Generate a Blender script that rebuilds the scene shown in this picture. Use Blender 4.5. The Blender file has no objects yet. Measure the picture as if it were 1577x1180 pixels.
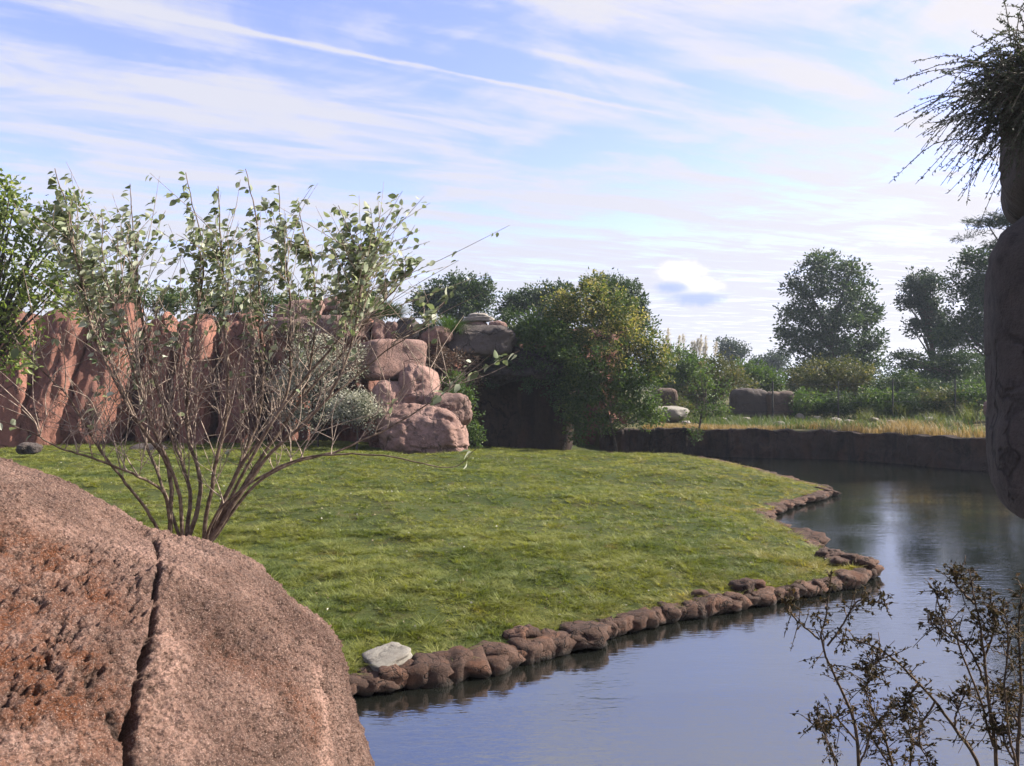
import bpy, math, random
import numpy as np
from mathutils import Vector

C = bpy.context.scene
COL = C.collection
R = math.radians
EYE = 3.5                     # eye height above the water
F = 1237.0                    # focal length in photo pixels (photo 1577 x 1180)

# ---------------------------------------------------------------- camera, sky, sun, exposure
cam = bpy.data.cameras.new('camera')
cam.sensor_width = 36.0
cam.lens = 36.0 * F / 1577.0
cam.clip_start = 0.05
cam.clip_end = 6000
cam_o = bpy.data.objects.new('camera', cam)
COL.objects.link(cam_o)
cam_o.location = (0, 0, EYE)
cam_o.rotation_euler = (R(90), 0, 0)
C.camera = cam_o

SUN_AZ, SUN_EL = R(78), R(37)          # azimuth clockwise from +Y (view direction)
sun_dir = Vector((math.sin(SUN_AZ) * math.cos(SUN_EL), math.cos(SUN_AZ) * math.cos(SUN_EL), math.sin(SUN_EL)))
sl = bpy.data.lights.new('sun', 'SUN')
sl.energy = 5.0
sl.angle = R(0.55)
sl.color = (1.0, 0.93, 0.82)
so = bpy.data.objects.new('sun', sl)
COL.objects.link(so)
so.rotation_euler = (-sun_dir).to_track_quat('-Z', 'Y').to_euler()

C.view_settings.view_transform = 'Standard'
C.view_settings.look = 'None'
C.view_settings.exposure = 1.6
C.view_settings.gamma = 1.0
C.view_settings.use_curve_mapping = False
C.cycles.use_denoising = True
C.cycles.max_bounces = 6
C.cycles.transparent_max_bounces = 8
C.cycles.sample_clamp_indirect = 6.0

SKY_STRENGTH = 0.095
CLOUD_VALUE = 3.0


class NT:
    """tiny helper for node trees"""
    def __init__(self, tree):
        self.t = tree
        tree.nodes.clear()

    def n(self, kind, **kw):
        nd = self.t.nodes.new(kind)
        ins = kw.pop('ins', {})
        for k, v in kw.items():
            setattr(nd, k, v)
        for k, v in ins.items():
            s = nd.inputs[k]
            if isinstance(v, bpy.types.NodeSocket):
                self.t.links.new(v, s)
            else:
                s.default_value = v
        return nd

    def m(self, op, a, b=0.0, c=None, clamp=False):
        nd = self.n('ShaderNodeMath', operation=op, use_clamp=clamp)
        for i, v in enumerate((a, b, c)):
            if v is None:
                continue
            if isinstance(v, bpy.types.NodeSocket):
                self.t.links.new(v, nd.inputs[i])
            else:
                nd.inputs[i].default_value = v
        return nd.outputs[0]

    def mix(self, fac, a, b, blend='MIX'):
        nd = self.n('ShaderNodeMix', data_type='RGBA', blend_type=blend)
        for k, v in ((0, fac), (6, a), (7, b)):
            if isinstance(v, bpy.types.NodeSocket):
                self.t.links.new(v, nd.inputs[k])
            else:
                nd.inputs[k].default_value = v if k == 0 else (v[0], v[1], v[2], 1)
        return nd.outputs[2]

    def noise(self, vec, scale, detail=4, rough=0.55, out='Fac', dist=0.0):
        nd = self.n('ShaderNodeTexNoise', ins={'Scale': scale, 'Detail': detail, 'Roughness': rough, 'Distortion': dist})
        if vec is not None:
            self.t.links.new(vec, nd.inputs['Vector'])
        return nd.outputs[out]

    def mapping(self, vec, scale=(1, 1, 1), rot=(0, 0, 0), loc=(0, 0, 0)):
        nd = self.n('ShaderNodeMapping', ins={'Vector': vec, 'Scale': scale, 'Rotation': rot, 'Location': loc})
        return nd.outputs[0]

    def ramp(self, fac, lo, hi, a=0.0, b=1.0, smooth=True):
        nd = self.n('ShaderNodeMapRange', interpolation_type='SMOOTHSTEP' if smooth else 'LINEAR',
                    ins={'Value': fac, 'From Min': lo, 'From Max': hi, 'To Min': a, 'To Max': b})
        return nd.outputs[0]


# world: Nishita sky with cirrus, contrails and one small cumulus laid out on a high cloud plane
w = bpy.data.worlds.new('World')
C.world = w
w.use_nodes = True
g = NT(w.node_tree)
sky = g.n('ShaderNodeTexSky', sky_type='NISHITA', sun_disc=False, sun_elevation=SUN_EL, sun_rotation=SUN_AZ,
          altitude=200, air_density=1.0, dust_density=0.6, ozone_density=1.6)
tc = g.n('ShaderNodeTexCoord')
sep = g.n('ShaderNodeSeparateXYZ', ins={0: tc.outputs['Generated']})
dx, dy, dz = sep.outputs
zc = g.m('MAXIMUM', dz, 0.03)
X = g.m('DIVIDE', dx, zc)
Y = g.m('DIVIDE', dy, zc)
A = g.m('ADD', g.m('MULTIPLY', X, 0.88), g.m('MULTIPLY', Y, 0.47))      # along the wind
B = g.m('SUBTRACT', g.m('MULTIPLY', Y, 0.88), g.m('MULTIPLY', X, 0.47))  # across it
ab = g.n('ShaderNodeCombineXYZ', ins={0: A, 1: B}).outputs[0]
wob = g.noise(g.mapping(ab, (0.5, 0.8, 1)), 1.0, 3, 0.5)
wob2 = g.noise(g.mapping(ab, (5, 12, 1)), 1.0, 4, 0.65)
Bw = g.m('ADD', B, g.m('ADD', g.m('MULTIPLY', g.m('SUBTRACT', wob, 0.5), 0.16), g.m('MULTIPLY', g.m('SUBTRACT', wob2, 0.5), 0.05)))
Bt = g.m('ADD', B, g.m('ADD', g.m('MULTIPLY', g.m('SUBTRACT', wob2, 0.5), 0.05), g.m('MULTIPLY', g.m('SUBTRACT', wob, 0.5), 0.02)))


def gauss(v, c, s):
    q = g.m('DIVIDE', g.m('SUBTRACT', v, c), s)
    return g.m('EXPONENT', g.m('MULTIPLY', g.m('MULTIPLY', q, q), -1.0))


def streak(c, s, amp, a0, a1, fade=0.5, b=None):
    e = g.m('MULTIPLY', g.ramp(A, a0 - fade, a0 + fade), g.ramp(A, a1 + fade, a1 - fade))
    return g.m('MULTIPLY', g.m('MULTIPLY', gauss(b or Bw, c, s), e), amp)


def patch(a, b, sa, sb, amp):
    return g.m('MULTIPLY', g.m('MULTIPLY', gauss(A, a, sa), gauss(Bw, b, sb)), amp)


fib = g.noise(g.mapping(ab, (0.7, 4.2, 1), (0, 0, 0.12)), 1.0, 8, 0.62, dist=0.35)
puf = g.noise(g.mapping(ab, (1.3, 2.0, 1)), 1.0, 7, 0.6, dist=0.8)
cov = g.m('ADD', 0.52, g.m('ADD', g.m('MULTIPLY', g.m('SUBTRACT', fib, 0.5), 2.1), g.m('MULTIPLY', g.m('SUBTRACT', puf, 0.5), 2.5)))
terms = [streak(2.367, 0.018, 0.75, -0.4, 1.75, 0.4, Bt), streak(2.40, 0.06, 0.12, -0.4, 1.4, 0.5), streak(2.09, 0.035, 0.5, 0.7, 2.0, 0.3),
         streak(3.78, 0.05, 0.6, 1.9, 3.6, 0.5), streak(2.95, 0.26, 0.38, -1.5, 1.5, 0.5),
         streak(1.80, 0.12, 0.40, 1.2, 2.5, 0.3), streak(3.45, 0.22, 0.25, 0.9, 3.0, 0.6),
         patch(1.85, 2.92, 0.24, 0.32, -0.80), patch(1.95, 2.04, 0.25, 0.11, -0.50), patch(3.2, 4.15, 0.6, 0.16, -0.60), patch(2.6, 3.35, 0.3, 0.12, -0.30),
         patch(0.55, 2.20, 0.9, 0.20, -0.30), patch(1.3, 2.25, 0.5, 0.16, -0.25), patch(0.2, 2.6, 0.5, 0.10, -0.30), patch(-0.1, 3.6, 1.2, 0.35, -0.14), patch(1.62, 2.72, 0.10, 0.25, 0.25)]
for tm in terms:
    cov = g.m('ADD', cov, tm)
hor = g.m('MULTIPLY', g.ramp(dz, 0.30, 0.04), 0.50)                  # thick veil towards the horizon
nrm = g.n('ShaderNodeVectorMath', operation='NORMALIZE', ins={0: tc.outputs['Generated']}).outputs[0]
sdot = g.n('ShaderNodeVectorMath', operation='DOT_PRODUCT', ins={0: nrm, 1: tuple(sun_dir)}).outputs['Value']
sunw = g.m('MULTIPLY', g.ramp(sdot, 0.55, 1.0), 0.36)
cov = g.m('ADD', cov, g.m('ADD', hor, sunw))
cov = g.ramp(cov, 0.08, 1.0, 0.06, 0.97)
cloud = g.mix(g.ramp(sdot, 0.2, 1.0), (CLOUD_VALUE * 0.91, CLOUD_VALUE * 0.92, CLOUD_VALUE * 1.05), (CLOUD_VALUE * 1.12, CLOUD_VALUE * 1.06, CLOUD_VALUE * 1.06))
skyc = g.mix(1.0, sky.outputs[0], (0.98, 0.83, 1.04), 'MULTIPLY')
c1 = g.mix(cov, skyc, cloud)


def blob(px, py, rx, ry, soft=0.4):
    """a small cumulus body: an ellipse on the sky around a direction, ragged by noise"""
    q = g.m('DIVIDE', dx, g.m('MAXIMUM', dy, 0.05))
    r = g.m('DIVIDE', dz, g.m('MAXIMUM', dy, 0.05))
    nz = g.n('ShaderNodeTexNoise', ins={'Scale': 42.0, 'Detail': 5.0, 'Roughness': 0.6, 'Vector': tc.outputs['Generated']}).outputs['Fac']
    u = g.m('DIVIDE', g.m('SUBTRACT', q, (px - 788.5) / F), rx / F)
    v = g.m('DIVIDE', g.m('SUBTRACT', r, (590 - py) / F), ry / F)
    d = g.m('SQRT', g.m('ADD', g.m('MULTIPLY', u, u), g.m('MULTIPLY', v, v)))
    d = g.m('ADD', d, g.m('MULTIPLY', g.m('SUBTRACT', nz, 0.5), 1.8))
    return g.m('MULTIPLY', g.ramp(d, 1.0 + soft, 1.0 - soft), g.ramp(dy, 0.0, 0.1))


cb = g.m('MAXIMUM', blob(1074, 461, 34, 9, 0.6), blob(1034, 443, 26, 7, 0.6))
ct = g.m('MAXIMUM', blob(1050, 418, 36, 14, 0.5), blob(1078, 440, 32, 13, 0.5))
cshade = blob(1060, 452, 44, 10, 0.8)
c1 = g.mix(g.m('MULTIPLY', ct, 0.9), c1, (CLOUD_VALUE * 1.4, CLOUD_VALUE * 1.34, CLOUD_VALUE * 1.26))
c1 = g.mix(g.m('MULTIPLY', cshade, 0.25), c1, (1.9, 2.4, 3.6))
c1 = g.mix(g.m('MULTIPLY', cb, 0.75), c1, (1.55, 1.95, 3.5))
bg = g.n('ShaderNodeBackground', ins={'Color': c1, 'Strength': SKY_STRENGTH})
ow = g.n('ShaderNodeOutputWorld', ins={'Surface': bg.outputs[0]})

# ---------------------------------------------------------------- numpy helpers
rng = np.random.default_rng(7)
random.seed(7)


def W(px, py, d):
    return np.array(((px - 788.5) / F * d, d, EYE + (590.0 - py) / F * d))


def WP(pts, d):
    return np.array([W(p[0], p[1], p[2] if len(p) > 2 else d) for p in pts])


def _hash(ix, iy, iz, seed):
    h = (ix.astype(np.int64) * 374761393 + iy.astype(np.int64) * 668265263 + iz.astype(np.int64) * 1274126177 + seed * 974634779) & 0x7fffffff
    h = ((h ^ (h >> 13)) * 1103515245) & 0x7fffffff
    h = ((h ^ (h >> 15)) * 12345677 + 99991) & 0x7fffffff
    return ((h ^ (h >> 11)) & 0xffff) / 65535.0


def vnoise(p, seed=0):
    i = np.floor(p)
    f = p - i
    f = f * f * f * (f * (f * 6 - 15) + 10)
    ix, iy, iz = i[:, 0], i[:, 1], i[:, 2]
    out = 0
    for a in (0, 1):
        for b in (0, 1):
            for c in (0, 1):
                wgt = (f[:, 0] if a else 1 - f[:, 0]) * (f[:, 1] if b else 1 - f[:, 1]) * (f[:, 2] if c else 1 - f[:, 2])
                out = out + wgt * _hash(ix + a, iy + b, iz + c, seed)
    return out * 2 - 1


def fbm(p, octv=4, gain=0.5, seed=0, ridge=False):
    out, amp = np.zeros(len(p)), 1.0
    for o in range(octv):
        v = vnoise(p * (2.03 ** o) + o * 17.3, seed + o)
        if ridge:
            v = 1 - 2 * np.abs(v)
        out += v * amp
        amp *= gain
    return out


def mesh_np(name, verts, faces, smooth=True):
    """faces: one (n,k) int array or a list of such arrays"""
    fl = faces if isinstance(faces, list) else [faces]
    fl = [np.asarray(f, dtype=np.int64) for f in fl if len(f)]
    me = bpy.data.meshes.new(name)
    verts = np.asarray(verts, dtype=np.float32)
    me.vertices.add(len(verts))
    me.vertices.foreach_set('co', verts.ravel())
    loops = np.concatenate([f.ravel() for f in fl])
    counts = np.concatenate([np.full(len(f), f.shape[1]) for f in fl])
    starts = np.concatenate(([0], np.cumsum(counts)[:-1]))
    me.loops.add(len(loops))
    me.loops.foreach_set('vertex_index', loops.astype(np.int32))
    me.polygons.add(len(counts))
    me.polygons.foreach_set('loop_start', starts.astype(np.int32))
    me.polygons.foreach_set('loop_total', counts.astype(np.int32))
    me.polygons.foreach_set('use_smooth', np.full(len(counts), smooth))
    me.update(calc_edges=True)
    return me


def add_attr(me, name, vals):
    a = me.attributes.new(name, 'FLOAT', 'POINT')
    a.data.foreach_set('value', np.asarray(vals, dtype=np.float32))


def link(name, data, mat=None, parent=None, loc=None):
    o = bpy.data.objects.new(name, data)
    COL.objects.link(o)
    if mat is not None and data is not None and not data.materials:
        data.materials.append(mat)
    if parent is not None:
        o.parent = parent
    if loc is not None:
        o.location = loc
    return o


def tag(o, label, cat=None, group=None, kind=None):
    if label:
        o['label'] = label
    if cat:
        o['category'] = cat
    if group:
        o['group'] = group
    if kind:
        o['kind'] = kind
    return o


def empty(name, loc, label, cat, group=None):
    o = bpy.data.objects.new(name, None)
    COL.objects.link(o)
    o.location = [float(v) for v in loc]
    o.empty_display_size = 0.2
    return tag(o, label, cat, group)


def tube_arrays(paths, sides=6):
    """paths: list of (points (n,3), radii (n,)); returns verts, quads"""
    V, Q, off = [], [], 0
    for pts, rad in paths:
        pts = np.asarray(pts, float)
        rad = np.asarray(rad, float)
        n = len(pts)
        t = np.gradient(pts, axis=0)
        t /= np.linalg.norm(t, axis=1, keepdims=True) + 1e-9
        ref = np.tile(np.array([0.31, 0.94, 0.12]), (n, 1))
        u = np.cross(t, ref)
        u /= np.linalg.norm(u, axis=1, keepdims=True) + 1e-9
        v = np.cross(t, u)
        a = np.arange(sides) / sides * 2 * np.pi
        ring = pts[:, None, :] + rad[:, None, None] * (np.cos(a)[None, :, None] * u[:, None, :] + np.sin(a)[None, :, None] * v[:, None, :])
        V.append(ring.reshape(-1, 3))
        i = np.arange(n - 1)[:, None] * sides
        j = np.arange(sides)[None, :]
        q = np.stack([i + j, i + (j + 1) % sides, i + sides + (j + 1) % sides, i + sides + j], -1).reshape(-1, 4) + off
        Q.append(q)
        off += n * sides
    return np.concatenate(V), np.concatenate(Q)


def spline(pts, n):
    """Catmull-Rom through pts, n samples by even parameter"""
    p = np.asarray(pts, float)
    p = np.vstack([2 * p[0] - p[1], p, 2 * p[-1] - p[-2]])
    m = len(p) - 3
    s = np.linspace(0, m - 1e-6, n)
    k = s.astype(int)
    f = (s - k)[:, None]
    a, b, c, d = p[k], p[k + 1], p[k + 2], p[k + 3]
    return 0.5 * (2 * b + (c - a) * f + (2 * a - 5 * b + 4 * c - d) * f ** 2 + (3 * b - a - 3 * c + d) * f ** 3)


# ---------------------------------------------------------------- materials
def new_mat(name):
    m = bpy.data.materials.new(name)
    m.use_nodes = True
    return m, NT(m.node_tree)


def finish(g, surf, disp=None):
    o = g.n('ShaderNodeOutputMaterial')
    g.t.links.new(surf, o.inputs['Surface'])


def rock_mat(name, base, dark, light, stain, sc=1.0, bump=0.5, grain=1.0, streaky=0.5, rust=0.4, bscale=1.0, crack=0.6, csc=0.9, wet=False):
    m, g = new_mat(name)
    geo = g.n('ShaderNodeNewGeometry')
    oi = g.n('ShaderNodeObjectInfo')
    shift = g.n('ShaderNodeVectorMath', operation='SCALE', ins={0: (37.0, 11.0, 23.0), 'Scale': oi.outputs['Random']}).outputs[0]
    pos = g.n('ShaderNodeVectorMath', operation='ADD', ins={0: geo.outputs['Position'], 1: shift}).outputs[0]
    big = g.noise(pos, 0.7 * sc, 5, 0.6)
    mid = g.noise(pos, 4.5 * sc, 6, 0.65)
    fine = g.noise(pos, 38 * sc * bscale, 6, 0.7)
    st = g.noise(g.mapping(pos, (2.2 * sc, 2.2 * sc, 0.22 * sc)), 1.0, 5, 0.6)
    col = g.mix(g.ramp(big, 0.35, 0.68), base, light)
    col = g.mix(g.m('MULTIPLY', g.ramp(mid, 0.48, 0.72), 0.75), col, dark)
    col = g.mix(g.m('MULTIPLY', g.ramp(st, 0.52, 0.68), streaky), col, dark)
    rs = g.noise(g.mapping(pos, (1.1 * sc, 1.1 * sc, 0.5 * sc), loc=(9, 3, 5)), 1.0, 4, 0.6)
    col = g.mix(g.m('MULTIPLY', g.ramp(rs, 0.5, 0.66), rust), col, stain)
    col = g.mix(g.m('MULTIPLY', g.ramp(fine, 0.38, 0.62), 0.5 * grain), g.mix(0.45 * grain, col, dark), col)
    vor = g.n('ShaderNodeTexVoronoi', ins={'Scale': 60 * sc * bscale, 'Vector': pos}).outputs['Distance']
    wv_ = g.n('ShaderNodeTexNoise', ins={'Scale': 1.8 * csc, 'Detail': 4.0, 'Vector': pos}).outputs['Color']
    wp_ = g.n('ShaderNodeVectorMath', operation='MULTIPLY_ADD', ins={0: wv_, 1: (0.9 / csc, 0.9 / csc, 0.9 / csc), 2: pos}).outputs[0]
    vc = g.n('ShaderNodeTexVoronoi', feature='DISTANCE_TO_EDGE', ins={'Scale': csc, 'Vector': g.mapping(wp_, (1.0, 1.0, 0.55))}).outputs['Distance']
    fis = g.m('MULTIPLY', g.ramp(vc, 0.035, 0.004), g.m('MULTIPLY', g.ramp(big, 0.40, 0.58), crack))
    speck = g.noise(pos, 13 * sc, 6, 0.75)
    col = g.mix(g.m('MULTIPLY', g.ramp(speck, 0.52, 0.66), 0.55), col, dark)
    col = g.mix(g.m('MULTIPLY', g.ramp(speck, 0.46, 0.34), 0.35), col, light)
    col = g.mix(g.m('MULTIPLY', g.ramp(oi.outputs['Random'], 0.5, 1.0, smooth=False), 0.45), col, light)
    col = g.mix(g.m('MULTIPLY', g.ramp(oi.outputs['Random'], 0.5, 0.0, smooth=False), 0.45), col, dark)
    col = g.mix(fis, col, (dark[0] * 0.5, dark[1] * 0.5, dark[2] * 0.5))
    if wet:
        zz = g.n('ShaderNodeSeparateXYZ', ins={0: geo.outputs['Position']}).outputs[2]
        wz = g.m('ADD', zz, g.m('MULTIPLY', g.m('SUBTRACT', mid, 0.5), 0.10))
        col = g.mix(g.ramp(wz, 0.10, 0.04), col, g.mix(0.75, col, (0.012, 0.011, 0.009)))
    h = g.m('ADD', g.m('ADD', g.m('MULTIPLY', fis, -2.2), g.m('MULTIPLY', speck, 0.9)), g.m('MULTIPLY', mid, 1.2))
    h = g.m('ADD', h, g.m('ADD', g.m('MULTIPLY', fine, 0.5 * grain), g.m('MULTIPLY', vor, 0.25 * grain)))
    bp = g.n('ShaderNodeBump', ins={'Strength': bump, 'Distance': 0.06 / sc, 'Height': h})
    b = g.n('ShaderNodeBsdfPrincipled', ins={'Base Color': col, 'Roughness': 0.88, 'Normal': bp.outputs[0], 'Specular IOR Level': 0.25})
    finish(g, b.outputs[0])
    return m


M = {}
M['cliff'] = rock_mat('cliff_rock', (0.171, 0.076, 0.058), (0.046, 0.027, 0.024), (0.314, 0.144, 0.104), (0.280, 0.094, 0.040), 0.9, 0.7, 0.8, 0.55, 0.5)
M['boulder'] = rock_mat('boulder_rock', (0.217, 0.125, 0.103), (0.068, 0.045, 0.041), (0.338, 0.212, 0.180), (0.242, 0.128, 0.088), 1.1, 0.7, 0.8, 0.35, 0.3)
M['edging'] = rock_mat('edging_rock', wet=True, csc=4.0, crack=0.9, *((0.084, 0.047, 0.034), (0.022, 0.014, 0.012), (0.140, 0.078, 0.056), (0.146, 0.058, 0.028), 1.8, 1.0, 0.9, 0.5, 0.7))
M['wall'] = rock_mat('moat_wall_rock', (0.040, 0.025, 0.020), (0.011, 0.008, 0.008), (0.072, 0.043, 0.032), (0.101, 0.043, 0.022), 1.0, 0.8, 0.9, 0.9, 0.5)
M['pale_rock'] = rock_mat('pale_rock', (0.294, 0.259, 0.224), (0.119, 0.098, 0.087), (0.420, 0.385, 0.343), (0.252, 0.196, 0.147), 1.6, 0.6, 0.8, 0.4, 0.3)
M['slab'] = rock_mat('grey_slab_rock', (0.20, 0.185, 0.16), (0.10, 0.09, 0.08), (0.27, 0.25, 0.22), (0.16, 0.12, 0.09), 3.0, 0.5, 0.8, 0.2, 0.3)
M['brown_rock'] = rock_mat('brown_outcrop_rock', (0.10, 0.072, 0.058), (0.035, 0.027, 0.024), (0.17, 0.125, 0.10), (0.13, 0.07, 0.045), 1.0, 0.8, 0.8, 0.6, 0.4)
M['grey_rock'] = rock_mat('grey_rock', (0.072, 0.058, 0.055), (0.025, 0.021, 0.021), (0.105, 0.085, 0.077), (0.085, 0.055, 0.043), 1.0, 0.8, 0.8, 0.5, 0.3)


def front_rock_mat():
    m, g = new_mat('foreground_boulder_rock')
    geo = g.n('ShaderNodeNewGeometry')
    pos = geo.outputs['Position']
    big = g.noise(pos, 1.6, 5, 0.6)
    mid = g.noise(pos, 11, 6, 0.7)
    streak = g.noise(g.mapping(pos, (3.2, 1.2, 1.2), (0.2, 0.3, 0.5)), 1.6, 7, 0.7)
    grain = g.noise(g.mapping(pos, (1, 0.8, 1.5), (0.3, 0.5, 0.2)), 70, 6, 0.72)
    spk = g.noise(pos, 210, 3, 0.6)
    vor = g.n('ShaderNodeTexVoronoi', ins={'Scale': 70.0, 'Vector': pos}).outputs['Distance']
    pit = g.n('ShaderNodeAttribute', attribute_name='pit').outputs['Fac']
    crev = g.n('ShaderNodeAttribute', attribute_name='crevice').outputs['Fac']
    rust = g.n('ShaderNodeAttribute', attribute_name='rust').outputs['Fac']
    col = g.mix(g.ramp(big, 0.36, 0.66), (0.100, 0.052, 0.038), (0.265, 0.158, 0.124))
    col = g.mix(g.m('MULTIPLY', g.ramp(streak, 0.46, 0.66), 0.7), col, (0.085, 0.040, 0.028))
    col = g.mix(g.m('MULTIPLY', g.ramp(streak, 0.46, 0.34), 0.5), col, (0.30, 0.20, 0.165))
    col = g.mix(g.m('MULTIPLY', g.ramp(mid, 0.42, 0.70), 0.6), col, (0.07, 0.041, 0.034))
    pal = g.n('ShaderNodeAttribute', attribute_name='pale').outputs['Fac']
    col = g.mix(g.m('MULTIPLY', pal, 0.75), col, (0.40, 0.245, 0.195))
    rr = g.m('MULTIPLY', rust, g.ramp(mid, 0.30, 0.60))
    col = g.mix(rr, col, (0.135, 0.042, 0.014))
    col = g.mix(g.m('MULTIPLY', g.ramp(grain, 0.46, 0.62), 0.7), col, (0.058, 0.033, 0.026))
    col = g.mix(g.m('MULTIPLY', g.ramp(pit, 0.2, 0.8), 0.65), col, (0.05, 0.028, 0.02))
    col = g.mix(g.m('MULTIPLY', g.ramp(spk, 0.56, 0.68), 0.55), col, (0.50, 0.37, 0.31))
    col = g.mix(g.m('MULTIPLY', crev, 0.85), col, (0.055, 0.035, 0.028))
    h = g.m('ADD', g.m('MULTIPLY', mid, 0.6), g.m('ADD', g.m('MULTIPLY', grain, 0.8), g.m('MULTIPLY', vor, -0.45)))
    bp = g.n('ShaderNodeBump', ins={'Strength': 1.0, 'Distance': 0.032, 'Height': h})
    b = g.n('ShaderNodeBsdfPrincipled', ins={'Base Color': col, 'Roughness': 0.85, 'Normal': bp.outputs[0], 'Specular IOR Level': 0.3})
    finish(g, b.outputs[0])
    return m


M['front'] = front_rock_mat()


def leaf_mat(name, cols, trans=0.35, rough=0.55, tcol=None, spec=0.3):
    """cols: list of (position, colour) by the per-leaf attribute tint"""
    m, g = new_mat(name)
    at = g.n('ShaderNodeAttribute', attribute_name='tint')
    cr = g.n('ShaderNodeValToRGB', ins={'Fac': at.outputs['Fac']})
    el = cr.color_ramp.elements
    while len(el) < len(cols):
        el.new(0.5)
    for e, (p, c) in zip(el, cols):
        e.position = p
        e.color = (*c, 1)
    col = cr.outputs[0]
    b = g.n('ShaderNodeBsdfPrincipled', ins={'Base Color': col, 'Roughness': rough, 'Specular IOR Level': spec})
    tc_ = g.mix(1.0, col, tcol or (1.35, 1.5, 0.6), 'MULTIPLY')
    t = g.n('ShaderNodeBsdfTranslucent', ins={'Color': tc_})
    mx = g.n('ShaderNodeMixShader', ins={'Fac': trans, 1: b.outputs[0], 2: t.outputs[0]})
    finish(g, mx.outputs[0])
    return m


M['leaf_dark'] = leaf_mat('dark_tree_leaves', [(0, (0.022, 0.040, 0.020)), (0.6, (0.040, 0.065, 0.028)), (1, (0.075, 0.10, 0.035))], 0.25)
M['leaf_far'] = leaf_mat('far_tree_leaves', [(0, (0.024, 0.038, 0.034)), (1, (0.05, 0.07, 0.045))], 0.2)
M['leaf_mid'] = leaf_mat('shrub_leaves', [(0, (0.030, 0.055, 0.018)), (0.7, (0.070, 0.11, 0.032)), (1, (0.13, 0.16, 0.05))], 0.35)
M['leaf_bright'] = leaf_mat('bright_tree_leaves', [(0, (0.081, 0.108, 0.033)), (0.6, (0.162, 0.193, 0.067)), (1, (0.270, 0.284, 0.133))], 0.45)
M['leaf_gold'] = leaf_mat('yellow_flowered_leaves', [(0, (0.035, 0.06, 0.022)), (0.5, (0.09, 0.11, 0.035)), (0.72, (0.26, 0.22, 0.08)), (1, (0.42, 0.34, 0.15))], 0.35)
M['leaf_olive'] = leaf_mat('brown_tinged_leaves', [(0, (0.04, 0.055, 0.022)), (0.6, (0.085, 0.085, 0.035)), (1, (0.17, 0.14, 0.06))], 0.3)
M['leaf_white'] = leaf_mat('pale_flower_heads', [(0, (0.06, 0.08, 0.045)), (0.28, (0.14, 0.15, 0.10)), (0.42, (0.34, 0.33, 0.26)), (1, (0.55, 0.53, 0.45))], 0.3, tcol=(1, 1, 0.9))
M['leaf_brown'] = leaf_mat('withered_leaves', [(0, (0.05, 0.04, 0.03)), (0.5, (0.11, 0.075, 0.055)), (1, (0.20, 0.14, 0.10))], 0.25, tcol=(1.2, 1, 0.8))
M['leaf_silver'] = leaf_mat('silver_green_leaves', [(0, (0.12, 0.15, 0.085)), (0.5, (0.22, 0.245, 0.165)), (1, (0.42, 0.43, 0.35))], 0.28, 0.7, (1.1, 1.2, 0.7), 0.15)
M['leaf_weed'] = leaf_mat('dry_weed_leaves', [(0, (0.025, 0.022, 0.016)), (0.6, (0.055, 0.045, 0.024)), (1, (0.12, 0.075, 0.035))], 0.2, 0.8, (1.2, 1.1, 0.6), 0.08)
M['leaf_spray'] = leaf_mat('hanging_bush_leaves', [(0, (0.03, 0.038, 0.027)), (1, (0.07, 0.08, 0.058))], 0.2)
M['grass_far'] = leaf_mat('tall_grass_blades', [(0, (0.031, 0.058, 0.018)), (0.6, (0.062, 0.087, 0.027)), (1, (0.136, 0.128, 0.054))], 0.4)
M['grass_dry'] = leaf_mat('dry_grass_blades', [(0, (0.12, 0.10, 0.035)), (0.5, (0.26, 0.185, 0.075)), (1, (0.42, 0.31, 0.15))], 0.35, tcol=(1.1, 1.0, 0.7))
M['plume'] = leaf_mat('pampas_plumes', [(0, (0.42, 0.38, 0.30)), (1, (0.62, 0.57, 0.48))], 0.45, tcol=(1, 1, 0.95))


def wood_mat(name, c1, c2, sc=30):
    m, g = new_mat(name)
    geo = g.n('ShaderNodeNewGeometry')
    n1 = g.noise(geo.outputs['Position'], sc, 5, 0.6)
    col = g.mix(g.ramp(n1, 0.35, 0.7), c1, c2)
    bp = g.n('ShaderNodeBump', ins={'Strength': 0.5, 'Distance': 0.01, 'Height': n1})
    b = g.n('ShaderNodeBsdfPrincipled', ins={'Base Color': col, 'Roughness': 0.8, 'Normal': bp.outputs[0], 'Specular IOR Level': 0.2})
    finish(g, b.outputs[0])
    return m


M['bark'] = wood_mat('shrub_bark', (0.075, 0.05, 0.036), (0.20, 0.15, 0.115), 26)
M['twig'] = wood_mat('twig_bark', (0.13, 0.10, 0.08), (0.36, 0.28, 0.225), 30)
M['trunk'] = wood_mat('tree_bark', (0.045, 0.036, 0.03), (0.11, 0.09, 0.07), 6)
M['weed_stem'] = wood_mat('weed_stem', (0.04, 0.03, 0.022), (0.11, 0.07, 0.045), 60)
M['steel'] = wood_mat('fence_steel', (0.03, 0.03, 0.032), (0.06, 0.06, 0.06), 10)


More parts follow.
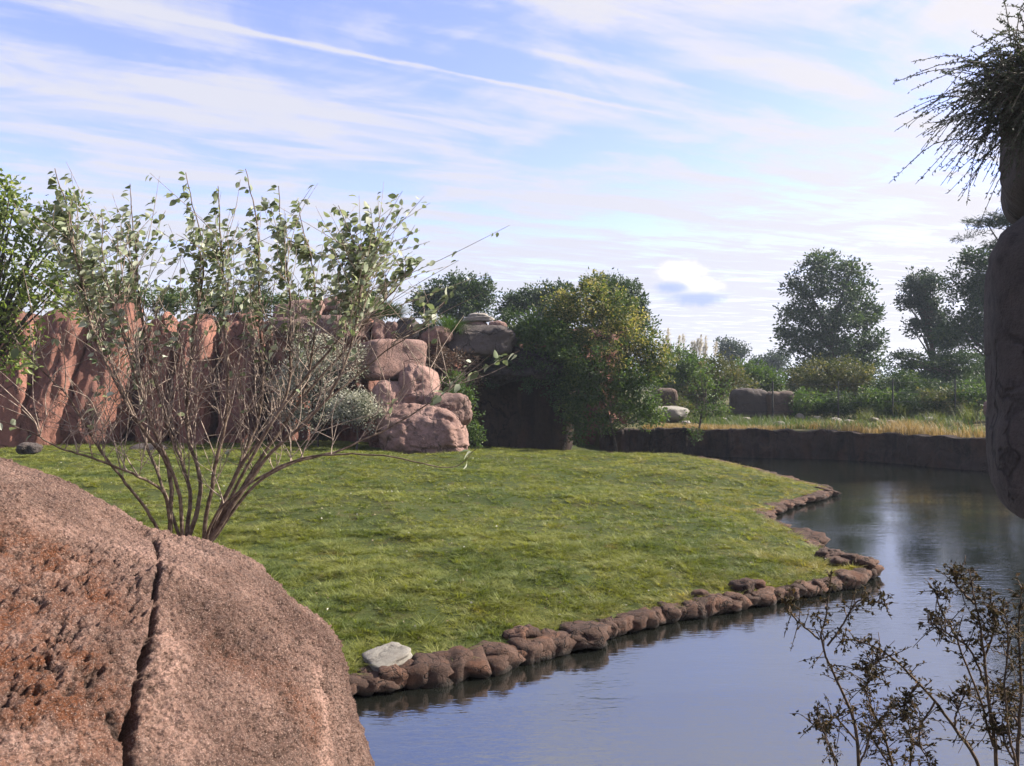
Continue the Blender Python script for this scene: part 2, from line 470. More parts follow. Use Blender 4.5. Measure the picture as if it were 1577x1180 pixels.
def ground_mat(name, pal, sc=1.0, bump=0.4):
    m, g = new_mat(name)
    geo = g.n('ShaderNodeNewGeometry')
    pos = geo.outputs['Position']
    a = g.noise(pos, 0.35 * sc, 5, 0.6)
    b_ = g.noise(pos, 2.2 * sc, 6, 0.65)
    c = g.noise(pos, 18 * sc, 5, 0.7)
    col = g.mix(g.ramp(a, 0.35, 0.65), pal[0], pal[1])
    col = g.mix(g.m('MULTIPLY', g.ramp(b_, 0.48, 0.70), 0.8), col, pal[2])
    col = g.mix(g.m('MULTIPLY', g.ramp(c, 0.45, 0.7), 0.5), col, pal[3])
    h = g.m('ADD', b_, g.m('MULTIPLY', c, 0.4))
    bp = g.n('ShaderNodeBump', ins={'Strength': bump, 'Distance': 0.08, 'Height': h})
    b = g.n('ShaderNodeBsdfPrincipled', ins={'Base Color': col, 'Roughness': 0.95, 'Normal': bp.outputs[0], 'Specular IOR Level': 0.1})
    finish(g, b.outputs[0])
    return m


M['lawn'] = ground_mat('lawn_soil', [(0.030, 0.042, 0.012), (0.042, 0.050, 0.015), (0.06, 0.048, 0.020), (0.022, 0.026, 0.010)], 1.0)
M['bank'] = ground_mat('dry_bank', [(0.055, 0.058, 0.026), (0.075, 0.070, 0.034), (0.12, 0.09, 0.048), (0.04, 0.046, 0.018)], 0.6)
M['mud'] = ground_mat('pond_mud', [(0.05, 0.045, 0.03), (0.06, 0.05, 0.035), (0.04, 0.04, 0.025), (0.03, 0.03, 0.02)], 1.0)


def grass_mat():
    """blade colour drifts over the lawn: fresh green, deep green and straw patches"""
    m, g = new_mat('lawn_grass_blades')
    geo = g.n('ShaderNodeNewGeometry')
    at = g.n('ShaderNodeAttribute', attribute_name='tint').outputs['Fac']
    oi = g.n('ShaderNodeObjectInfo').outputs['Random']
    p2 = g.mapping(geo.outputs['Position'], (1, 1, 0))
    a = g.noise(p2, 0.42, 5, 0.65)
    b_ = g.noise(g.mapping(p2, loc=(7, 3, 0)), 2.4, 6, 0.75)
    d = g.noise(g.mapping(p2, loc=(1, 13, 0)), 0.8, 5, 0.7)
    col = g.mix(g.ramp(a, 0.40, 0.58), (0.070, 0.098, 0.018), (0.165, 0.170, 0.034))
    col = g.mix(g.m('MULTIPLY', g.ramp(b_, 0.50, 0.68), 0.8), col, (0.237, 0.224, 0.054))
    col = g.mix(g.m('MULTIPLY', g.ramp(b_, 0.46, 0.30), 0.75), col, (0.059, 0.077, 0.018))
    dryat = g.n('ShaderNodeAttribute', attribute_name='dry', attribute_type='INSTANCER').outputs['Fac']
    dryf = g.m('ADD', dryat, g.m('ADD', g.m('MULTIPLY', g.m('SUBTRACT', d, 0.53), 2.8), g.m('MULTIPLY', g.m('SUBTRACT', oi, 0.5), 0.5)))
    col = g.mix(g.m('MULTIPLY', g.ramp(dryf, 0.1, 0.9), 0.8), col, (0.301, 0.224, 0.079))
    col = g.mix(g.m('MULTIPLY', g.ramp(oi, 0.5, 1.0), 0.45), col, (0.218, 0.243, 0.064))
    col = g.mix(g.m('MULTIPLY', g.ramp(oi, 0.45, 0.0), 0.5), col, (0.051, 0.079, 0.018))
    e_ = g.noise(g.mapping(p2, loc=(21, 8, 0)), 1.1, 6, 0.72)
    col = g.mix(g.m('MULTIPLY', g.ramp(e_, 0.56, 0.70), 0.65), col, (0.17, 0.115, 0.045))
    col = g.mix(g.m('MULTIPLY', at, 0.25), col, (0.256, 0.269, 0.090))
    b = g.n('ShaderNodeBsdfPrincipled', ins={'Base Color': col, 'Roughness': 0.55, 'Specular IOR Level': 0.35})
    t = g.n('ShaderNodeBsdfTranslucent', ins={'Color': g.mix(1.0, col, (1.3, 1.35, 0.55), 'MULTIPLY')})
    mx = g.n('ShaderNodeMixShader', ins={'Fac': 0.4, 1: b.outputs[0], 2: t.outputs[0]})
    finish(g, mx.outputs[0])
    return m


M['grass'] = grass_mat()


def water_mat():
    m, g = new_mat('pond_water')
    geo = g.n('ShaderNodeNewGeometry')
    pos = geo.outputs['Position']
    big = g.noise(g.mapping(pos, (0.22, 0.45, 1)), 1.0, 3, 0.5)
    w1 = g.noise(g.mapping(pos, (1.6, 6.5, 1), (0, 0, R(9))), 1.0, 3, 0.5, dist=0.3)
    w2 = g.noise(g.mapping(pos, (6.0, 17.0, 1), (0, 0, R(-8))), 1.0, 3, 0.55, dist=0.4)
    amt = g.ramp(big, 0.36, 0.62, 0.35, 1.0)
    h = g.m('MULTIPLY', amt, g.m('ADD', w1, g.m('MULTIPLY', w2, 0.75)))
    bp = g.n('ShaderNodeBump', ins={'Strength': 0.17, 'Distance': 0.032, 'Height': h})
    murk = g.noise(pos, 0.5, 3, 0.5)
    col = g.mix(murk, (0.005, 0.006, 0.0045), (0.009, 0.010, 0.008))
    df = g.n('ShaderNodeBsdfDiffuse', ins={'Color': col})
    gl = g.n('ShaderNodeBsdfGlossy', ins={'Color': (0.94, 0.96, 1.0, 1), 'Roughness': 0.03, 'Normal': bp.outputs[0]})
    fr = g.n('ShaderNodeFresnel', ins={'IOR': 4.3, 'Normal': bp.outputs[0]})
    mx = g.n('ShaderNodeMixShader', ins={'Fac': fr.outputs[0], 1: df.outputs[0], 2: gl.outputs[0]})
    finish(g, mx.outputs[0])
    return m


M['water'] = water_mat()

# ---------------------------------------------------------------- terrain
shore = np.array([(-1.75, 4.3), (-1.55, 5.2), (-2.5, 6.5), (-2.45, 8.1), (-1.8, 9.0), (-.7, 9.6), (.5, 10.4), (2, 11.65), (3.7, 12.6),
                  (5.5, 13.65), (6.25, 14.3), (6.5, 14.9), (6.2, 16.2), (6.35, 17.8), (6.30, 20.2), (7.4, 22.2), (9.9, 25.2),
                  (9.7, 27.2), (9.15, 32.5), (8.2, 36.0), (5.7, 37.0), (4.6, 38.6)])
lawn_poly = np.vstack([shore, [(4.3, 44), (-70, 44), (-70, 3.4), (-3.0, 3.4)]])
moat = np.array([(4.3, 39.6), (6.8, 39.4), (10.5, 38.6), (15.3, 36.9), (19.6, 32.2), (24, 27), (32, 22), (45, 18)])   # line of the far wall
far_poly = np.vstack([moat, [(2500, 18), (2500, 2500), (-2500, 2500), (-2500, 44.0), (-70, 44.0), (4.3, 44.0)]])
cliff_line = np.array([(-40, 14), (-29, 22), (-23.5, 30), (-18, 34.4), (-11, 36.2), (-6, 36.6), (-2.6, 37.2), (0, 37.6), (2.6, 38.2), (4.6, 39.8), (6.5, 43)])
top_poly = np.vstack([cliff_line + np.c_[np.full(len(cliff_line), -0.3), np.where(cliff_line[:, 0] > -3, 5.2, 0.9)], [(8, 60), (-30, 120), (-400, 120), (-400, 14)]])


def inside(P, poly):
    x, y = P[:, 0], P[:, 1]
    c = np.zeros(len(P), bool)
    a = poly
    b = np.roll(poly, -1, 0)
    for (x1, y1), (x2, y2) in zip(a, b):
        cond = ((y1 > y) != (y2 > y))
        with np.errstate(divide='ignore', invalid='ignore'):
            xi = (x2 - x1) * (y - y1) / (y2 - y1) + x1
        c ^= cond & (x < xi)
    return c


def dist_line(P, line, closed=False):
    d = np.full(len(P), 1e9)
    n = len(line)
    for i in range(n if closed else n - 1):
        a, b = line[i], line[(i + 1) % n]
        ab_ = b - a
        t = np.clip(((P - a) @ ab_) / (ab_ @ ab_), 0, 1)
        d = np.minimum(d, np.linalg.norm(P - (a + t[:, None] * ab_), axis=1))
    return d


def sstep(x, a, b):
    t = np.clip((x - a) / (b - a), 0, 1)
    return t * t * (3 - 2 * t)


shore_s = spline(shore, 400)


def lawn_height(P):
    d = dist_line(P, shore_s[::4])
    p3 = np.c_[P, np.zeros(len(P))]
    h = 0.20 + 0.17 * sstep(d, 0.1, 2.0) + 0.60 * sstep(d, 0.5, 15.0)
    h += (0.11 * fbm(p3 * 0.33, 3, 0.5, 3) + 0.035 * fbm(p3 * 1.5, 3, 0.5, 5)) * sstep(d, 0.2, 2.0)
    b = np.exp(-(((P[:, 0] + 2.15) / 0.62) ** 2 + ((P[:, 1] - 5.1) / 0.75) ** 2))
    return h + b * 1.95 * sstep(P[:, 0], -1.4, -1.9)


def graded(lo, hi, step, far):
    a = np.arange(lo, hi + 1e-6, step)
    k = (np.geomspace(1, far, 26) - 1)
    return np.concatenate([(lo - k[1:])[::-1], a, hi + k[1:]])


gx = graded(-30, 26, 0.22, 2400)
gy = graded(-8, 48, 0.22, 2400)
GX, GY = np.meshgrid(gx, gy, indexing='ij')
P2 = np.c_[GX.ravel(), GY.ravel()]
in_lawn, in_far, in_top = inside(P2, lawn_poly), inside(P2, far_poly), inside(P2, top_poly)
near_bank = (P2[:, 1] < 3.4)
p3 = np.c_[P2, np.zeros(len(P2))]
H = np.full(len(P2), -0.9)
zone = np.zeros(len(P2), int)                       # 0 pond bed, 1 lawn, 2 bank / hinterland, 3 cliff top, 4 viewing bank
nl = in_lawn & ~near_bank
H[nl] = lawn_height(P2[nl])
zone[nl] = 1
db = dist_line(P2, moat)
H[in_far] = 1.24 + 0.95 * sstep(db[in_far], 0.5, 26) + 0.10 * fbm(p3[in_far] * 0.25, 4, 0.5, 9) * sstep(db[in_far], 0.2, 4)
H[in_far & (P2[:, 1] > 140)] = 2.2
zone[in_far] = 2
H[in_top] = 5.3 + 0.35 * fbm(p3[in_top] * 0.2, 3, 0.5, 12)
zone[in_top] = 3
nb = near_bank & ~in_far
H[nb] = 1.85 + 0.08 * fbm(p3[nb] * 1.2, 3, 0.5, 4) - 2.6 * sstep(P2[nb, 1], 2.75, 3.4) * (P2[nb, 0] > -1.2)
zone[nb] = 4
verts = np.c_[P2, H]
ni, nj = len(gx), len(gy)
ii, jj = np.meshgrid(np.arange(ni - 1), np.arange(nj - 1), indexing='ij')
q = np.stack([ii * nj + jj, (ii + 1) * nj + jj, (ii + 1) * nj + jj + 1, ii * nj + jj + 1], -1).reshape(-1, 4)
zq = zone[q].max(1)


def sub_mesh(name, sel):
    f = q[sel]
    u, inv = np.unique(f, return_inverse=True)
    return mesh_np(name, verts[u], inv.reshape(f.shape))


tag(link('lawn', sub_mesh('lawn', zq == 1), M['lawn']), 'gently domed green lawn running down to the pond', kind='structure')
tag(link('pond_bed', sub_mesh('pond_bed', zq == 0), M['mud']), 'muddy bed under the pond water', kind='structure')
tag(link('ground', sub_mesh('ground', zq == 2), M['bank']), 'dry grassy ground beyond the moat wall', kind='structure')
tag(link('cliff_top', sub_mesh('cliff_top', zq == 3), M['bank']), 'planted ground on top of the rock cliff', kind='structure')
tag(link('viewing_bank', sub_mesh('viewing_bank', zq == 4), M['bank']), 'bank under the foreground boulder and weeds', kind='structure')
wv = np.array([(-12, -6, 0), (70, -6, 0), (70, 43, 0), (-12, 43, 0)], float)
tag(link('water', mesh_np('water', wv, np.array([[0, 1, 2, 3]]), False), M['water']), 'rippled blue and grey pond water reflecting the sky', kind='structure')


# ---------------------------------------------------------------- rocks
def ico(sub):
    import bmesh
    bm = bmesh.new()
    bmesh.ops.create_icosphere(bm, subdivisions=sub, radius=1.0)
    v = np.array([x.co[:] for x in bm.verts])
    f = np.array([[x.index for x in fc.verts] for fc in bm.faces])
    bm.free()
    return v, f


ICO = {k: ico(k) for k in (2, 3, 4, 5, 6)}


def facet(v, seed, k=16, lo=0.78, hi=1.0):
    """radius of a rounded polyhedron cut by k random planes"""
    r = np.random.default_rng(seed + 5000)
    nn = r.normal(size=(k, 3))
    nn /= np.linalg.norm(nn, axis=1, keepdims=True)
    h = r.uniform(lo, hi, k)
    dt = np.clip(v @ nn.T, 0.05, None)
    q = (dt / h)                                  # 1 / radius to each plane
    return 1.0 / ((q ** 14).sum(1) ** (1 / 14))


def rock_shape(half, p=2.6, amp=0.12, seed=0, sub=5, rotz=0.0, tilt=(0, 0), lump=1.4, strata=0.0, fine=0.45, flat_top=None, ridge=0.0, fac=0.85):
    amp *= 0.75
    v, f = ICO[sub]
    r = (np.abs(v) ** p).sum(1) ** (-1.0 / p)
    if fac:
        r = r * (1 - fac + fac * np.minimum(facet(v, seed), 1.12))
    pts = v * r[:, None]
    n = v
    hm = float(np.mean(half))
    wp = pts * np.asarray(half) / hm
    d = fbm(wp * lump + seed * 3.7, 3, 0.5, seed) * amp
    d += fbm(wp * lump * 4 + seed, 4, 0.55, seed + 20) * amp * fine
    if ridge:
        rd = fbm(wp * lump * 1.7 + seed * 2.1, 3, 0.5, seed + 40, True)
        d -= np.clip(rd - 0.75, 0, 1) * ridge
    if strata:
        d += strata * np.sin(wp[:, 2] * 9 + fbm(wp * 1.5, 2, 0.5, seed + 60) * 3)
    pts = pts * (1 + d)[:, None] * np.asarray(half)
    cx, sx = math.cos(tilt[0]), math.sin(tilt[0])
    cy, sy = math.cos(tilt[1]), math.sin(tilt[1])
    pts = pts @ np.array([[1, 0, 0], [0, cx, -sx], [0, sx, cx]]).T
    pts = pts @ np.array([[cy, 0, sy], [0, 1, 0], [-sy, 0, cy]]).T
    c, s = math.cos(rotz), math.sin(rotz)
    pts = pts @ np.array([[c, -s, 0], [s, c, 0], [0, 0, 1]]).T
    return pts, f


def rock_px(name, x0, y0, x1, y1, d, mat, label=None, cat='boulder', depth=1.0, parent=None, group=None, **kw):
    """a rock whose outline covers the photo box x0..x1, y0..y1 at distance d"""
    c = W((x0 + x1) / 2, (y0 + y1) / 2, d)
    hx, hz = (x1 - x0) / 2 / F * d, (y1 - y0) / 2 / F * d
    pts, f = rock_shape((hx, (hx + hz) / 2 * depth, hz), **kw)
    o = link(name, mesh_np(name, pts, f), mat, parent)
    o.location = c if parent is None else c - np.array(parent.location)
    if label:
        tag(o, label, cat, group)
    return o


# main cliff: a thing with the rock face, the leaning pillars and the ledges as parts
cliff = empty('rock_cliff', (-8, 36.4, 0.6), 'long reddish artificial rock cliff behind the lawn with leaning pillars', 'cliff')
cl = np.array(cliff.location)
nu, nv = 420, 90
cp = spline(cliff_line, nu)
tan = np.gradient(cp, axis=0)
tan /= np.linalg.norm(tan, axis=1, keepdims=True)
nor = np.c_[tan[:, 1], -tan[:, 0]]                   # towards the lawn
arc = np.concatenate(([0], np.cumsum(np.linalg.norm(np.diff(cp, axis=0), axis=1))))
vv = np.linspace(0, 1, nv)
U, V = np.meshgrid(arc, vv, indexing='ij')
top_h = 6.35 + 0.5 * fbm(np.c_[arc * 0.35, arc * 0, arc * 0], 3, 0.5, 31)
top_h = top_h - 0.35 * sstep(cp[:, 0], -8, -3) + 0.25 * sstep(cp[:, 0], 0, 3)
Z = -0.3 + (top_h[:, None] + 0.3) * np.clip(V * 1.12, 0, 1)
back = np.clip((V - 0.893) / 0.107, 0, 1) * 2.2      # rolls back over the top
q3 = np.c_[U.ravel() * 0.55, V.ravel() * 0.9, np.zeros(U.size)]
lean = 0.9 * (1 - Z / 6.5)
dsp = 0.85 * fbm(q3, 3, 0.5, 41).reshape(U.shape) + 0.25 * fbm(np.c_[U.ravel() * 1.6, Z.ravel() * 0.35, 0 * U.ravel()], 4, 0.55, 43, True).reshape(U.shape)
dsp += 0.10 * fbm(np.c_[U.ravel() * 3, Z.ravel() * 3, 0 * U.ravel()], 4, 0.55, 45).reshape(U.shape)
cave = sstep(cp[:, 0], -1.6, 0.2)[:, None] * (1 - sstep(cp[:, 0], 3.4, 5.0))[:, None] * sstep(Z, 4.6, 3.4)
off = dsp * 1.15 + lean * 0.4 - 0.7 - back - 3.2 * cave
pts = np.stack([cp[:, 0, None] + nor[:, 0, None] * off, cp[:, 1, None] + nor[:, 1, None] * off, Z + 0.12 * dsp], -1).reshape(-1, 3)
ii, jj = np.meshgrid(np.arange(nu - 1), np.arange(nv - 1), indexing='ij')
qq = np.stack([ii * nv + jj, (ii + 1) * nv + jj, (ii + 1) * nv + jj + 1, ii * nv + jj + 1], -1).reshape(-1, 4)
link('rock_face', mesh_np('rock_face', pts - cl, qq), M['cliff'], cliff)


def pillar(top, bot, w0, w1, d0, d1, seed, depth=0.8):
    """leaning pillar from its foot (photo px) to its top"""
    a, b = W(bot[0], bot[1] + 12, d0), W(top[0], top[1] - 8, d1)
    ax = b - a
    L = np.linalg.norm(ax)
    v, f = ICO[5]
    p = 5.5
    r = (np.abs(v) ** p).sum(1) ** (-1 / p)
    r = r * (0.5 + 0.5 * np.minimum(facet(v, seed + 70), 1.15))
    s = v * r[:, None]
    t = (s[:, 2] + 1) / 2
    wid = 0.98 * (w0 + (w1 - w0) * t) / 2 / F * (d0 + (d1 - d0) * t)
    loc = np.c_[s[:, 0] * wid, s[:, 1] * wid * depth, s[:, 2] * L / 2]
    n = 0.20 * fbm(loc * [1.1, 1.1, 0.5] + seed * 5, 3, 0.5, seed) + 0.13 * fbm(loc * [2.2, 2.2, 0.9], 4, 0.6, seed + 9, True) + 0.05 * fbm(loc * 6, 3, 0.6, seed + 13)
    loc[:, :2] *= (1 + n)[:, None]
    loc[:, 2] *= 1 + 0.03 * fbm(loc * 1.5, 2, 0.5, seed + 3)
    ez = ax / L
    ex = np.cross([0, 1, 0], ez)
    ex = np.array([1, 0, 0]) - ez * ez[0]
    ex /= np.linalg.norm(ex)
    ey = np.cross(ez, ex)
    pts = loc[:, :1] * ex + loc[:, 1:2] * ey + loc[:, 2:] * ez + (a + b) / 2 - cl
    return link('rock_pillar', mesh_np('rock_pillar', pts, f), M['cliff'], cliff)


pillar((38, 500), (0, 688), 56, 60, 31.5, 32.5, 1)
pillar((120, 490), (66, 686), 62, 52, 32.2, 33.5, 2, 1.3)
pillar((182, 466), (126, 684), 66, 62, 33.0, 34.4, 3, 1.3)
pillar((258, 496), (238, 690), 46, 34, 35.0, 35.6, 4, 1.6)
pillar((312, 500), (300, 690), 40, 44, 34.9, 35.6, 5, 1.6)
pillar((375, 498), (372, 692), 52, 44, 35.4, 36.2, 6, 1.5)
pillar((455, 510), (452, 694), 60, 60, 35.8, 36.4, 7, 1.3)

for cx, cz, hx, hz, sd_ in ((-0.7, 2.0, 1.5, 2.6, 21), (1.5, 2.1, 1.5, 2.7, 22)):  # slabs added inside the hollow, their darker material standing in for deep shade
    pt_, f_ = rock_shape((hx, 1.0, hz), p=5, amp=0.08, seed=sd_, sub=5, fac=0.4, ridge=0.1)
    link('hollow_shade_slab', mesh_np('hollow_shade_slab', pt_ + np.array((cx, 38.6, cz)) - cl, f_), M['wall'], cliff)

# ledges and boulders on and in front of the cliff, each its own thing
B_ = M['boulder']
rock_px('boulder', 574, 624, 726, 710, 31.0, B_, 'largest rounded pink boulder standing on the lawn at the foot of the boulder stack', p=2.9, amp=0.10, seed=3, sub=6, ridge=0.10)
rock_px('boulder', 646, 602, 722, 664, 31.4, B_, 'domed boulder rising just behind the largest boulder on the lawn', p=2.3, amp=0.08, seed=4, ridge=0.1)
rock_px('boulder', 608, 564, 679, 640, 32.6, B_, 'rounded upright boulder in the middle of the stack above the dome', p=3.0, amp=0.09, seed=5, ridge=0.1)
rock_px('boulder', 572, 583, 634, 652, 32.2, B_, 'shaded boulder beside the lower white flowered bush', p=2.8, amp=0.10, seed=6, ridge=0.1)
rock_px('boulder', 556, 524, 650, 586, 33.4, B_, 'square block with a flat pale top near the head of the stack', p=7.5, amp=0.05, seed=7, rotz=0.5, fine=0.4, fac=0.25)
rock_px('boulder', 560, 640, 650, 700, 31.9, M['cliff'], 'dark low boulder tucked left of the largest boulder', p=2.6, amp=0.12, seed=8)
rock_px('boulder', 420, 490, 576, 536, 34.6, B_, 'long smooth pink slab lying along the cliff edge', p=3.0, amp=0.07, seed=9, depth=1.2, sub=6)
rock_px('boulder', 470, 503, 566, 560, 34.4, M['cliff'], 'sloping pink rock face below the long slab', p=3.0, amp=0.12, seed=29)
rock_px('boulder', 424, 464, 505, 500, 35.2, B_, 'weathered brown block on the skyline above the long slab', p=3.6, amp=0.10, seed=10)
rock_px('boulder', 495, 456, 533, 486, 35.4, B_, 'small upright knob of rock on the skyline', p=2.8, amp=0.12, seed=11, sub=4)
rock_px('boulder', 572, 494, 594, 530, 34.4, B_, 'narrow brown rock post under the green grass mound', p=3.2, amp=0.10, seed=12, sub=4)
rock_px('boulder', 593, 496, 614, 526, 34.5, B_, 'second narrow rock post beside a dark round boulder', p=3.2, amp=0.10, seed=13, sub=4)
rock_px('boulder', 611, 487, 646, 530, 34.6, M['grey_rock'], 'dark round boulder on the cliff edge between the posts and a brown boulder', p=2.3, amp=0.08, seed=14)
rock_px('boulder', 644, 503, 694, 534, 34.8, B_, 'low brown boulder below the bright green plant tuft', p=2.6, amp=0.08, seed=15)
rock_px('boulder', 690, 503, 788, 550, 35.6, M['grey_rock'], 'broad dark boulder under the flat stacked stones', p=3.2, amp=0.10, seed=16)
rock_px('boulder', 728, 536, 866, 592, 37.0, M['grey_rock'], 'dark overhanging rock above the shadowed hollow', p=2.3, amp=0.22, seed=17, tilt=(0.1, -0.16), ridge=0.2)
for k, (x0, y0, x1, y1) in enumerate([(716, 494, 752, 508), (712, 487, 760, 497), (722, 482, 752, 490), (754, 495, 782, 508), (690, 500, 720, 512)]):
    lab = ['lowest broad stone of the flat grey pile on the cliff', 'middle flat stone of the grey pile on the cliff', 'topmost thin stone of the grey pile on the cliff',
           'small pale stone at the right end of the flat grey pile', 'small pale stone at the left end of the flat grey pile'][k]
    rock_px('flat_stone', x0, y0, x1, y1, 35.9 - 0.05 * k, M['pale_rock'] if k in (1, 2) else B_, lab, 'stone', p=3.0, amp=0.10, seed=50 + k, sub=4, group='flat stones piled on the cliff')
# remaining pieces of rock low in front of the cliff
rock_px('boulder', 196, 684, 262, 706, 30.5, M['grey_rock'], 'low dark rock half sunk in the lawn below the leaning pillars', p=2.6, amp=0.14, seed=60, sub=4)
rock_px('boulder', 30, 682, 64, 700, 26.5, M['grey_rock'], 'small dark rock on the lawn at the left edge', p=2.4, amp=0.16, seed=61, sub=4)

# ---------------------------------------------------------------- moat wall
mw = empty('moat_wall', (14, 37.5, 0), 'dark brown rock wall holding the far bank above the pond', 'wall')
mo = np.array(mw.location)
nu, nv = 360, 26
mp = spline(moat, nu)
tan = np.gradient(mp, axis=0)
tan /= np.linalg.norm(tan, axis=1, keepdims=True)
nor = np.c_[tan[:, 1], -tan[:, 0]]
arc = np.concatenate(([0], np.cumsum(np.linalg.norm(np.diff(mp, axis=0), axis=1))))
U, V = np.meshgrid(arc, np.linspace(0, 1, nv), indexing='ij')
toph = 1.28 + 0.06 * fbm(np.c_[arc * 1.7, arc * 0, arc * 0], 4, 0.6, 71)
Z = -0.8 + (toph[:, None] + 0.8) * np.clip(V * 1.25, 0, 1)
back = np.clip((V - 0.8) / 0.2, 0, 1) * 1.1
off = 0.26 * fbm(np.c_[U.ravel() * 0.8, Z.ravel() * 0.8, 0 * U.ravel()], 4, 0.6, 73).reshape(U.shape) + 0.11 * fbm(np.c_[U.ravel() * 4, Z.ravel() * 1.2, 0 * U.ravel()], 4, 0.55, 75, True).reshape(U.shape) - back + 0.52
pts = np.stack([mp[:, 0, None] + nor[:, 0, None] * off, mp[:, 1, None] + nor[:, 1, None] * off, Z], -1).reshape(-1, 3)
ii, jj = np.meshgrid(np.arange(nu - 1), np.arange(nv - 1), indexing='ij')
qq = np.stack([ii * nv + jj, (ii + 1) * nv + jj, (ii + 1) * nv + jj + 1, ii * nv + jj + 1], -1).reshape(-1, 4)
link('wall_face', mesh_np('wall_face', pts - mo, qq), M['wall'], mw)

# ---------------------------------------------------------------- stone edging along the lawn
edge = empty('stone_edging', (2, 11.6, 0.0), 'low row of reddish brown stones edging the lawn along the water', 'stone edging')
eo = np.array(edge.location)
variants = []
for k in range(8):
    v, f = rock_shape((1.2, 1.0, 0.95), p=3.6 + 0.6 * (k % 4), amp=0.15, seed=80 + k, sub=3, lump=1.6, fine=0.6, rotz=k, fac=1.0, ridge=0.12)
    me = mesh_np('stone', v, f)
    me.materials.append(M['edging'])
    variants.append(me)
es = spline(shore[2:], 3000)
earc = np.concatenate(([0], np.cumsum(np.linalg.norm(np.diff(es, axis=0), axis=1))))


def lay_stone(x, y, z, sx, sy, sz, ang, k):
    o = bpy.data.objects.new('stone', variants[k % 8])
    COL.objects.link(o)
    o.parent = edge
    o.location = np.array((x, y, z)) - eo
    o.scale = (sx, sy, sz)
    o.rotation_euler = (random.uniform(-.2, .2), random.uniform(-.2, .2), ang + random.uniform(-.3, .3))


s, k = 0.2, 0
while s < earc[-1] - 0.3:
    i = int(np.searchsorted(earc, s))
    x, y = es[i]
    tx, ty = es[min(i + 8, len(es) - 1)] - es[max(i - 8, 0)]
    ang = math.atan2(ty, tx)
    farr = y > 20.5 and i > 1500
    size = random.uniform(0.12, 0.20) * (1.0 - 0.055 * max(0.0, y - 9.5))
    if y > 15.3:
        size = random.uniform(0.12, 0.22)
    nx, ny = ty / math.hypot(tx, ty), -tx / math.hypot(tx, ty)      # towards the water
    if k % 7 == 3:
        size *= 1.35 if x > 0.2 else 0.9
    hz = size * random.uniform(0.65, 1.1) if y < 15.2 else size * 0.42
    lay_stone(x + nx * 0.02, y + ny * 0.02, 0.11 if y < 15.2 else 0.10, size * random.uniform(1.0, 1.35), size * random.uniform(0.9, 1.2), hz, ang, k)
    if random.random() < 0.12 and y < 13:                        # smaller stone packed above the row
        q_ = random.uniform(0.10, 0.17)
        lay_stone(x - nx * 0.20 + tx * 0.3, y - ny * 0.20, 0.24, q_, q_, q_ * 0.8, ang, k + 3)
    s += size * random.uniform(0.9, 1.5)
    k += 1
# heap of stones at the tip of the near spit
for k in range(12):
    a = random.uniform(0, 6.28)
    rr = random.uniform(0.1, 0.55)
    lay_stone(6.05 + rr * math.cos(a) * 0.8, 14.7 + rr * math.sin(a), 0.22 + 0.06 * random.random(), *(random.uniform(0.11, 0.19),) * 2, random.uniform(0.08, 0.13), a, k)
slab_v, slab_f = rock_shape((0.27, 0.25, 0.05), p=4, amp=0.10, seed=91, sub=4, rotz=0.5, fac=0.9)
sp = W(592, 1019, 9.42)
o = link('flat_stone', mesh_np('flat_stone', slab_v, slab_f), M['slab'])
o.location = (sp[0], sp[1], lawn_height(np.array([[sp[0], sp[1]]]))[0] + 0.09)
o.rotation_euler = (R(8), R(-3), 0)
tag(o, 'pale grey flat slab lying on the grass above the edging stones', 'stone')

# ---------------------------------------------------------------- foreground boulder
prof_px = [(-1500, 1700), (-1241, 1004), (-881, 657), (-482, 630), (-235, 681), (4, 760), (97, 824), (160, 848), (225, 859), (301, 878), (355, 918), (396, 960), (440, 997), (469, 1025), (488, 1055), (500, 1098), (514, 1160), (531, 1205), (558, 1311), (583, 1500), (608, 1795), (612, 2150)]
YC = 3.2
pr = WP(prof_px, YC)[:, [0, 2]]
raw = spline(pr, 4000)
ar = np.concatenate(([0], np.cumsum(np.linalg.norm(np.diff(raw, axis=0), axis=1))))
dens = 0.16 + (raw[:, 0] > -2.15) * (raw[:, 1] > 1.9) * 1.0
cum = np.concatenate(([0], np.cumsum(0.5 * (dens[1:] + dens[:-1]) * np.diff(ar))))
NU, NV = 620, 560
prf = np.c_[np.interp(np.linspace(0, cum[-1], NU), cum, raw[:, 0]), np.interp(np.linspace(0, cum[-1], NU), cum, raw[:, 1])]
core = np.array((-2.7, 0.5))
tt = np.concatenate([np.linspace(R(-97), R(-66), 40, endpoint=False), np.linspace(R(-66), R(32), NV - 80, endpoint=False), np.linspace(R(32), R(97), 40)])
cs = np.sign(np.cos(tt)) * np.abs(np.cos(tt)) ** 0.62
PX = core[0] + (prf[:, None, 0] - core[0]) * cs[None, :]
PZ = core[1] + (prf[:, None, 1] - core[1]) * cs[None, :]
PY = np.broadcast_to(YC + 2.05 * np.sin(tt)[None, :], PX.shape)
S = np.stack([PX, PY, PZ], -1)
du = np.gradient(S, axis=0)
dv = np.gradient(S, axis=1)
N = np.cross(dv, du)
N /= np.linalg.norm(N, axis=2, keepdims=True) + 1e-9
ctr = np.array((core[0], YC, core[1]))
flip = np.sign(((S - ctr) * N).sum(2, keepdims=True))
N *= flip
sv, nv_ = S.reshape(-1, 3), N.reshape(-1, 3)
prj = np.c_[788.5 + sv[:, 0] / sv[:, 1] * F, 590 - (sv[:, 2] - EYE) / sv[:, 1] * F]
facing = ((np.array((0, 0, EYE)) - sv) * nv_).sum(1) > 0


